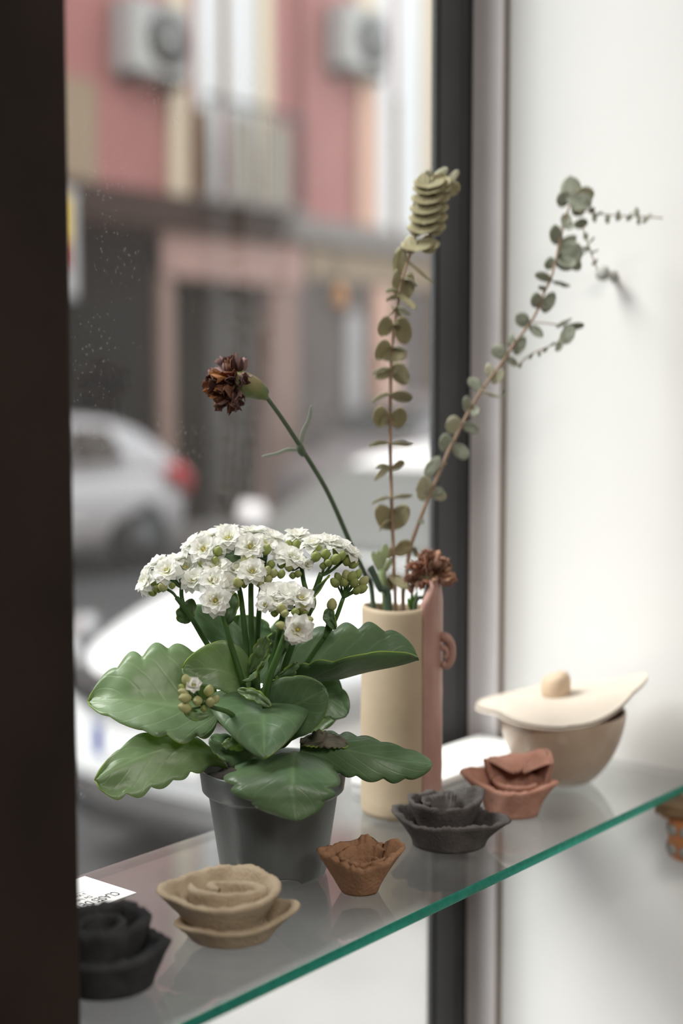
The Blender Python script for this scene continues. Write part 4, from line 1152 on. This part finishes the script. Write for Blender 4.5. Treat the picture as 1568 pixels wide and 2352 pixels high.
def eleaf(root, base, tip, S, m, dd=(0, 0), hw=6.0, off=None, **kw):
    """round leaf from a node pixel to a tip pixel; S is the half-width direction (right, up, towards)"""
    a = (off or V)(base[0], base[1], dd[0]); b = (off or V)(tip[0], tip[1], dd[1])
    s = Vector(loc(*S)); s = s.normalized() * hw * .001
    mid = (a + b) / 2 + loc(0, kw.pop('lift', 1.0), 0)
    hw *= 1.3
    s = s * 1.3
    d = dict(peak=.52, scal=0, bow=.0012, blunt=.5, nu=12, nv=8, base=.05, wave=.0008, seed=random.random() * 40)
    d.update(kw)
    return leaf('leaf', root, [a, mid, b], s, -s, m, .0006, **d)

TW = (0, .25, 1)          # half width runs towards the viewer: the leaf is seen edge-on
FC = (0, 1, .25)          # half width runs up: the leaf shows its face
vz = SH + .012
def foot(r, w): return pv + RT * (r * .001) - FWD * (w * .001) + Vector((0, 0, .010))

eb = thing('eucalyptus_branch', 'straight dry eucalyptus branch with olive round leaves, upright in the vase', 'branch', foot(0, 2), 0, 'eucalyptus branches in the vase')
def euc_stem(root, pts, r, name='stem', m=None): return stem(name, root, pts, r, m or M_twig, n=max(10, len(pts) * 4))
euc_stem(eb, [foot(0, 2)] + [V(*p) for p in [(908, 1400), (905, 1330), (903, 1260), (899, 1150), (896, 1020), (896, 960), (897, 880), (900, 800), (905, 745), (913, 700), (920, 655), (936, 600), (948, 560), (960, 520), (968, 480), (982, 430), (1000, 400)]], (.0017, .0012))
E1 = [((895, 1020), (846, 1026), TW, 7, 0), ((895, 1020), (949, 1021), TW, 7, 0),
      ((898, 1074), (859, 1101), (.2, .8, .6), 5, 1), ((898, 1074), (862, 1073), TW, 5, 1), ((898, 1074), (929, 1064), (.2, .8, .6), 4, 0),
      ((899, 1143), (854, 1157), TW, 6, 1), ((899, 1143), (947, 1138), TW, 7, 0),
      ((900, 1172), (869, 1207), (-.5, .7, .6), 11, 0), ((900, 1172), (934, 1200), (.5, .7, .6), 11, 0), ((901, 1180), (902, 1218), (1, .1, .1), 10, 0), ((901, 1195), (869, 1219), TW, 6, 0),
      ((903, 1268), (890, 1278), FC, 4, 0), ((903, 1268), (948, 1254), FC, 6, 0),
      ((906, 1318), (893, 1360), (1, .3, .2), 7, 0), ((906, 1318), (925, 1355), (1, -.3, .2), 7, 0),
      ((896, 962), (855, 960), (0, .8, .6), 9, 0), ((896, 960), (935, 962), (.1, .8, .6), 9, 0), ((896, 962), (871, 981), TW, 6, 0),
      ((896, 906), (854, 923), TW, 7, 1), ((896, 908), (948, 914), (0, .6, .8), 6, 0),
      ((897, 848), (854, 861), TW, 6, 1), ((897, 850), (941, 868), (0, .75, .6), 9, 0), ((897, 850), (880, 872), (1, .2, .4), 8, 0),
      ((898, 799), (861, 815), (0, .8, .6), 8, 0), ((898, 799), (935, 809), TW, 7, 1), ((898, 800), (905, 832), (1, 0, .3), 10, 0),
      ((903, 749), (867, 757), (0, .8, .6), 8, 0), ((903, 750), (946, 771), (.1, .9, .5), 10, 0), ((903, 748), (921, 752), TW, 7, 1),
      ((908, 712), (880, 738), (.7, .7, .3), 9, 0), ((908, 712), (930, 742), (.7, -.7, .3), 9, 0), ((908, 708), (943, 722), TW, 7, 1),
      ((916, 672), (884, 671), TW, 5, 1), ((918, 672), (944, 708), (.8, -.5, .2), 8, 0), ((914, 685), (886, 690), TW, 5, 0),
      ((922, 650), (900, 652), (0, 1, .3), 9, 0), ((922, 650), (950, 668), (.3, 1, .3), 9, 0), ((926, 640), (958, 656), TW, 5, 1),
      ((936, 608), (901, 600), (.1, 1, .3), 10, 0), ((936, 600), (978, 640), (.75, -.6, .2), 13, 0)]
for (b, t, S, hw, pale) in E1:
    eleaf(eb, b, t, S, M_eucp if pale else M_euc, (0, random.uniform(-.008, .004)), hw)
for (cx, cy, w_, h_) in [(965, 563, 39, 11), (979, 522, 40, 11), (983, 500, 40, 10), (985, 478, 40, 11), (988, 455, 34, 10), (992, 432, 36, 11), (994, 418, 38, 10)]:
    eleaf(eb, (cx - 6, cy), (cx - w_, cy + 1), (0, 1, -.30), M_euc, (-.006, -.002), h_ * .62)
    eleaf(eb, (cx - 4, cy), (cx + w_, cy + 2), (0, 1, -.30), M_euc, (-.006, -.002), h_ * .62)
    eleaf(eb, (cx - 2, cy - 12), (cx - 12, cy + 15), (1, 0, .15), M_euc, (0, -.010), 11)
    eleaf(eb, (cx + 6, cy - 14), (cx + 16, cy + 13), (1, 0, .15), M_euc, (0, -.008), 10)
eleaf(eb, (1006, 418), (1018, 384), (1, .2, .2), M_eucp, (0, 0), 5)
eleaf(eb, (1030, 428), (1045, 392), (1, .4, .2), M_eucp, (0, 0), 5)
eleaf(eb, (1022, 425), (1050, 446), (1, .8, .2), M_euc, (0, 0), 6)
eleaf(eb, (1000, 410), (972, 402), FC, M_eucp, (0, 0), 4)

ec = thing('eucalyptus_branch', 'leaning eucalyptus branch with small grey-green leaves reaching across the white wall', 'branch', foot(8, 0), 0, 'eucalyptus branches in the vase')
EP = [(925, 1400), (932, 1340), (940, 1268), (958, 1210), (985, 1140), (1000, 1105), (1028, 1040), (1048, 1000), (1063, 970), (1085, 930), (1110, 890), (1140, 850), (1165, 815), (1180, 790), (1215, 745), (1235, 710), (1250, 670), (1265, 640), (1275, 600), (1284, 560), (1296, 510), (1305, 480), (1315, 445)]
def edd(py): return .075 * max(0, (1340 - py) / 900)
euc_stem(ec, [foot(8, 0)] + [V(x, y, edd(y)) for x, y in EP], (.0019, .0009))
def VE(px, py, dd=0.0): return V(px, py, edd(py) + dd)
E2 = [((1215, 748), (1184, 724), (.5, .8, .3), 5, 0), ((1215, 748), (1247, 773), (.5, .8, .4), 3.5, 0), ((1182, 790), (1166, 784), FC, 6, 0), ((1182, 786), (1204, 802), (.5, .9, .2), 7, 0),
      ((1163, 820), (1128, 798), (.5, .8, .3), 5, 0), ((1163, 820), (1188, 840), (.5, .8, .3), 2.5, 0), ((1135, 858), (1113, 848), FC, 5, 1), ((1135, 858), (1151, 874), (.6, .7, .2), 6, 1),
      ((1105, 896), (1075, 870), (.6, .7, .4), 4, 0), ((1105, 898), (1148, 912), TW, 3, 1), ((1150, 908), (1161, 900), FC, 3.5, 0), ((1085, 936), (1062, 926), FC, 6, 0), ((1085, 936), (1095, 954), (.8, .4, .2), 3.5, 0),
      ((1062, 976), (1022, 978), FC, 6.5, 1), ((1062, 976), (1100, 990), (.3, 1, .3), 4, 0), ((1042, 1020), (1007, 1018), FC, 7, 0), ((1042, 1020), (1072, 1054), (.8, .5, .2), 5, 0),
      ((1008, 1080), (980, 1064), (.6, .8, 0), 8, 0), ((1008, 1080), (984, 1096), (.6, .8, 0), 7, 0), ((1008, 1080), (1022, 1064), (.6, .6, 0), 3, 1),
      ((994, 1118), (955, 1127), FC, 9, 1), ((994, 1118), (1012, 1150), (1, 0, .1), 6, 1), ((994, 1116), (996, 1140), (1, 0, .1), 7, 0),
      ((962, 1190), (970, 1204), (1, .3, 0), 2, 0), ((946, 1262), (962, 1275), FC, 3.5, 0),
      ((1246, 690), (1218, 691), FC, 5.5, 0), ((1246, 688), (1272, 702), (.5, 1, .2), 8, 0), ((1246, 692), (1252, 713), (1, 0, 0), 6, 0), ((1246, 668), (1243, 656), (1, 0, 0), 3, 0),
      ((1268, 646), (1228, 629), (.4, .8, .5), 3.5, 0), ((1268, 646), (1310, 657), TW, 3.5, 0),
      ((1276, 604), (1249, 608), FC, 4.5, 0), ((1276, 602), (1290, 592), FC, 5.5, 0), ((1282, 572), (1330, 606), (.55, .8, .1), 11, 0), ((1300, 590), (1305, 616), (1, 0, 0), 7, 0), ((1310, 596), (1332, 620), (.7, .7, 0), 4, 0),
      ((1292, 545), (1261, 536), FC, 7, 0), ((1292, 548), (1310, 568), (.8, .6, 0), 8, 0), ((1300, 512), (1282, 528), (.8, .6, 0), 5, 0), ((1303, 508), (1306, 528), (1, 0, 0), 5, 0),
      ((1316, 516), (1350, 512), (0, .8, .5), 4, 0), ((1312, 484), (1340, 492), TW, 6, 1), ((1310, 470), (1311, 404), (1, 0, .1), 7.5, 0), ((1314, 462), (1348, 480), (.4, .9, .2), 8, 0), ((1310, 455), (1277, 460), FC, 6, 0), ((1316, 452), (1365, 446), FC, 6, 1), ((1318, 440), (1344, 484), (1, .3, 0), 8, 0), ((1300, 490), (1298, 520), (1, 0, 0), 4, 0)]
for (b, t, S, hw, pale) in E2:
    eleaf(ec, b, t, S, M_eucp if pale else M_eucg, (0, random.uniform(-.005, .003)), hw, VE, lift=.4)
def twig(pts, leaves):
    tw = euc_stem(ec, [VE(*p) for p in pts], .0006, 'twig')
    for (b, t, hw) in leaves: eleaf(ec, b, t, (.7, .5, .3), M_eucg, (0, 0), hw, VE, lift=.2)
twig([(1318, 478), (1345, 484), (1362, 490), (1395, 493), (1440, 496), (1485, 498), (1522, 501)],
     [((1362, 490), (1355, 477), 2.4), ((1364, 491), (1367, 510), 2), ((1370, 492), (1381, 490), 3), ((1394, 494), (1397, 513), 2.2), ((1418, 495), (1423, 506), 2.6), ((1420, 495), (1417, 485), 1.8), ((1442, 497), (1450, 490), 3), ((1442, 497), (1447, 506), 2.6), ((1464, 498), (1459, 477), 2), ((1466, 499), (1468, 516), 1.8), ((1482, 500), (1492, 494), 3), ((1484, 500), (1484, 510), 3.5)])
twig([(1332, 512), (1342, 535), (1351, 565), (1356, 580), (1364, 600), (1371, 618)],
     [((1342, 535), (1348, 551), 2), ((1352, 560), (1362, 545), 2.2), ((1354, 572), (1338, 584), 3.2), ((1352, 572), (1335, 570), 2.6), ((1358, 580), (1372, 576), 2.4), ((1366, 598), (1366, 608), 2.6)])
twig([(1224, 741), (1250, 742), (1272, 745), (1292, 748)], [((1292, 748), (1286, 741), 4.5), ((1296, 748), (1338, 752), 5), ((1298, 750), (1308, 788), 6.5), ((1296, 745), (1305, 733), 4)])
twig([(1172, 822), (1182, 834), (1192, 838), (1203, 826), (1222, 812), (1250, 800), (1270, 792), (1284, 790), (1288, 768)],
     [((1196, 832), (1194, 845), 1.6), ((1204, 824), (1215, 818), 2.4), ((1222, 814), (1218, 824), 1.6), ((1238, 808), (1240, 818), 1.6), ((1252, 800), (1253, 808), 2.4), ((1266, 794), (1268, 788), 2.4), ((1284, 790), (1285, 805), 3.6), ((1286, 778), (1280, 790), 2.6)])

# ------------------------------------------------------------------ dried carnations
M_cst = mat('carnation_stem', (0.085, 0.125, 0.075), rough=0.55, var=0.15, vscale=60)
M_clf = leaf_mat('carnation_leaf', (0.36, 0.40, 0.36), (0.45, 0.50, 0.44), 0.6, 0.25, (0.4, 0.5, 0.3), .1)
M_cal = mat('carnation_calyx', (0.13, 0.19, 0.07), rough=0.6, col2=(0.38, 0.30, 0.15), vscale=55, transl=.15)
PM = [mat('dried_petal_dark', (0.050, 0.022, 0.020), rough=0.75, transl=.2, tcol=(.25, .07, .03), col2=(0.11, 0.045, 0.035), vscale=160),
      mat('dried_petal_brown', (0.15, 0.06, 0.035), rough=0.75, transl=.3, tcol=(.4, .14, .05), col2=(0.25, 0.12, 0.07), vscale=160),
      mat('dried_petal_mauve', (0.20, 0.115, 0.115), rough=0.75, transl=.2, tcol=(.3, .14, .10), col2=(0.33, 0.21, 0.18), vscale=160),
      mat('dried_petal_orange', (0.34, 0.13, 0.04), rough=0.75, transl=.3, tcol=(.5, .2, .06), col2=(0.42, 0.22, 0.09), vscale=160)]
PM2 = [mat('faded_petal_tan', (0.432, 0.230, 0.155), rough=0.8, transl=.25, tcol=(.4, .2, .1), col2=(0.567, 0.338, 0.230), vscale=160),
       mat('faded_petal_russet', (0.297, 0.135, 0.088), rough=0.8, transl=.25, tcol=(.4, .16, .07), col2=(0.432, 0.209, 0.135), vscale=160),
       mat('faded_petal_brown', (0.189, 0.101, 0.068), rough=0.8, transl=.2, tcol=(.3, .14, .07), col2=(0.284, 0.155, 0.108), vscale=160)]

def crumpled(root, base, d_, ln, wd, m, seed, curl=.5):
    rnd = random.Random(seed)
    d_ = Vector(d_).normalized()
    s = d_.cross(Vector((rnd.uniform(-1, 1), rnd.uniform(-1, 1), rnd.uniform(-1, 1)))).normalized()
    nn = d_.cross(s)
    vs, fs = [], []
    nu, nv = 9, 8
    for i in range(nu + 1):
        t = i / nu
        for j in range(nv + 1):
            v = 2 * j / nv - 1
            w = wd * (.10 + .9 * t ** 1.3) * (1 + .15 * sin(9 * v + seed))
            b = curl * t * t * ln * .6
            p = base + d_ * (ln * (t - .12 * t * v * v + .06 * sin(11 * v + seed) * t) - b * .4) + s * (w * v * .5 * (1 - .35 * t * abs(v))) + nn * (b * .8 + .34 * wd * t * sin(v * 3.6 + seed * 1.7) * .7)
            q_ = p * 130
            p = p + Vector((noise.noise(q_ + Vector((seed, 0, 0))), noise.noise(q_ + Vector((0, seed, 9))), noise.noise(q_ + Vector((5, 0, seed))))) * .0042 * t
            vs.append(p)
    for i in range(nu):
        for j in range(nv):
            k = i * (nv + 1) + j
            fs.append((k, k + 1, k + nv + 2, k + nv + 1))
    o = link_mesh('petal', localpts(root, vs), fs, m, root)
    sd = o.modifiers.new('thickness', 'SOLIDIFY'); sd.thickness = .0005; sd.offset = 0
    return o

cA = thing('dried_carnation', 'tall dried carnation, dark brown shrivelled head leaning left on a green stem', 'flower', foot(-16, 2), 0, 'dried carnations in the vase')
def VC(px, py, d): return at(px, py, d)
CP = [foot(-16, 2), VC(857, 1396, 1.240), VC(838, 1320, 1.228), VC(808, 1256, 1.205), VC(752, 1130, 1.172), VC(692, 1030, 1.145), VC(648, 962, 1.13), VC(612, 912, 1.12)]
stem('stem', cA, CP, (.0024, .0017), M_cst, n=44, seg=10)
nd = localpts(cA, [VC(696, 1046, 1.149), VC(693, 1038, 1.147), VC(689, 1028, 1.144), VC(685, 1021, 1.143)])
MB().tube(nd, [.0022, .0034, .0032, .0021], 10).build('node', M_cst, cA, True)
leaf('leaf', cA, [VC(690, 1024, 1.144), VC(697, 990, 1.142), VC(711, 960, 1.140), VC(714, 930, 1.138)], loc(2.0, .6, .8), loc(-2.0, -.6, .8), M_clf, .0006, peak=.35, nu=14, nv=4)
leaf('leaf', cA, [VC(684, 1034, 1.144), VC(660, 1033, 1.142), VC(635, 1042, 1.140), VC(600, 1048, 1.138)], loc(0, 1.3, 1.4), loc(0, -1.3, -1.4), M_clf, .0006, peak=.3, nu=14, nv=4)
leaf('leaf', cA, [VC(609, 914, 1.12), VC(614, 902, 1.118), VC(611, 888, 1.117)], loc(1.2, .2, .2), loc(-1.2, -.2, .2), M_cst, .0006, peak=.35, nu=8, nv=4)
cal = smooth_path([VC(612, 916, 1.12), VC(603, 906, 1.118), VC(585, 893, 1.116), VC(560, 884, 1.113), VC(538, 880, 1.111)], 14)
vs, fs = tube(localpts(cA, cal), [.0020, .0028, .0040, .0053, .0064, .0072, .0080, .0087, .0093, .0098, .0103, .0107, .0110, .0104], 20)
o = link_mesh('calyx', vs, fs, M_cal, cA)
HB = VC(553, 882, 1.112)
ax = (VC(508, 876, 1.109) - HB).normalized()
s1 = ax.cross(UP).normalized(); s2 = ax.cross(s1)
for i in range(40):
    rnd = random.Random(100 + i)
    ph = i * 2.39996
    th_ = radians(12 + 92 * ((i + .5) / 40) ** .75)
    dv = ax * cos(th_) + (s1 * cos(ph) + s2 * sin(ph)) * sin(th_)
    dv = dv + Vector((0, 0, -.12))
    b = HB + ax * .004 + dv * .003
    mm = PM[rnd.choice([0, 0, 0, 1, 1, 2, 2, 3]) if th_ < 1.2 else rnd.choice([0, 0, 1, 2])]
    crumpled(cA, b, dv, rnd.uniform(.018, .026), rnd.uniform(.012, .018), mm, 3 + i, rnd.uniform(.2, .9))

cB = thing('dried_carnation', 'short faded tan carnation head resting against the vase lip on the right', 'flower', foot(18, 8), 0, 'dried carnations in the vase')
stem('stem', cB, [foot(18, 8), V(950, 1425, -.01), V(975, 1370, -.02), V(985, 1335, -.022), V(986, 1318, -.022)], (.002, .0018), M_cst, n=20)
HB = V(986, 1330, -.022)
vs, fs = tube(localpts(cB, smooth_path([V(984, 1346, -.022), V(985, 1338, -.022), V(986, 1322, -.022)], 6)), [.002, .0045, .0065, .008, .0085, .008], 16)
link_mesh('calyx', vs, fs, M_cal, cB)
for i in range(52):
    rnd = random.Random(300 + i)
    ph = i * 2.39996
    th_ = radians(5 + 112 * ((i + .5) / 52) ** .7)
    dv = UP * cos(th_) + (RT * cos(ph) + FWD * sin(ph)) * sin(th_)
    b = HB + dv * .004 + Vector((0, 0, .003))
    mm = rnd.choice(PM2)
    crumpled(cB, b, dv, rnd.uniform(.017, .0225), rnd.uniform(.009, .014), mm, 103 + i, rnd.uniform(.2, .8))

# short green leftovers in the mouth of the vase
M_gst = mat('dark_green_stalk', (0.050, 0.085, 0.055), rough=0.5, var=0.15, vscale=80)
M_pst = leaf_mat('pale_green_sprout', (0.36, 0.46, 0.24), (0.48, 0.56, 0.34), 0.55, 0.3, (0.5, 0.6, 0.25), .1)
M_psm = mat('pale_stalk', (0.30, 0.38, 0.20), rough=0.55, transl=.2, tcol=(.4, .5, .2))
M_bgr = leaf_mat('fresh_green_sprig', (0.10, 0.26, 0.03), (0.15, 0.34, 0.04), 0.5, 0.3, (0.3, 0.5, 0.05), .1)
ck = thing('cut_stalk', 'thick dark green cut stalk slanting out of the vase on the left', 'stalk', foot(-10, 12), 0)
vs, fs = tube(localpts(ck, smooth_path([foot(-10, 12), V(893, 1400, -.012), V(872, 1352, -.014), V(853, 1308, -.016), V(850, 1302, -.016)], 18)), [.0032] * 16 + [.0034, .0030], 12)
link_mesh('stalk', vs, fs, M_gst, ck)
leaf('leaf', ck, [V(893, 1400, -.012), V(900, 1408, -.014), V(905, 1416, -.014)], loc(2, 1, 0), loc(-2, -1, 0), M_pst, .0006, nu=6, nv=4)
sp = thing('pale_sprout', 'pale green sprout with blunt leaves standing in the vase mouth', 'sprout', foot(-8, -4), 0)
stem('stalk', sp, [foot(-8, -4), V(886, 1400), V(880, 1350), V(877, 1308)], (.0030, .0036), M_psm, n=14)
for (b, t, w_) in [((878, 1320), (855, 1268), 3.6), ((878, 1310), (868, 1264), 3), ((878, 1305), (884, 1248), 3.4), ((879, 1318), (896, 1284), 3)]:
    leaf('leaf', sp, [V(*b), V((b[0] + t[0]) / 2 + 2, (b[1] + t[1]) / 2, -.004), V(*t, -.006)], loc(w_, .8, 0), loc(-w_, -.8, 0), M_pst, .001, peak=.62, nu=12, nv=6)
gs = thing('green_sprig', 'small fresh green sprig just inside the vase lip on the right', 'sprig', foot(12, 10), 0)
stem('stalk', gs, [foot(12, 10), V(944, 1402, -.008), V(950, 1380, -.008)], (.0012, .001), M_gst, n=10)
for (b, t) in [((944, 1404), (958, 1358)), ((944, 1400), (946, 1362)), ((945, 1402), (936, 1372))]:
    leaf('leaf', gs, [V(*b, -.008), V((b[0] + t[0]) / 2, (b[1] + t[1]) / 2, -.01), V(*t, -.010)], loc(1.8, .4, 0), loc(-1.8, -.4, 0), M_bgr, .0006, nu=8, nv=4)
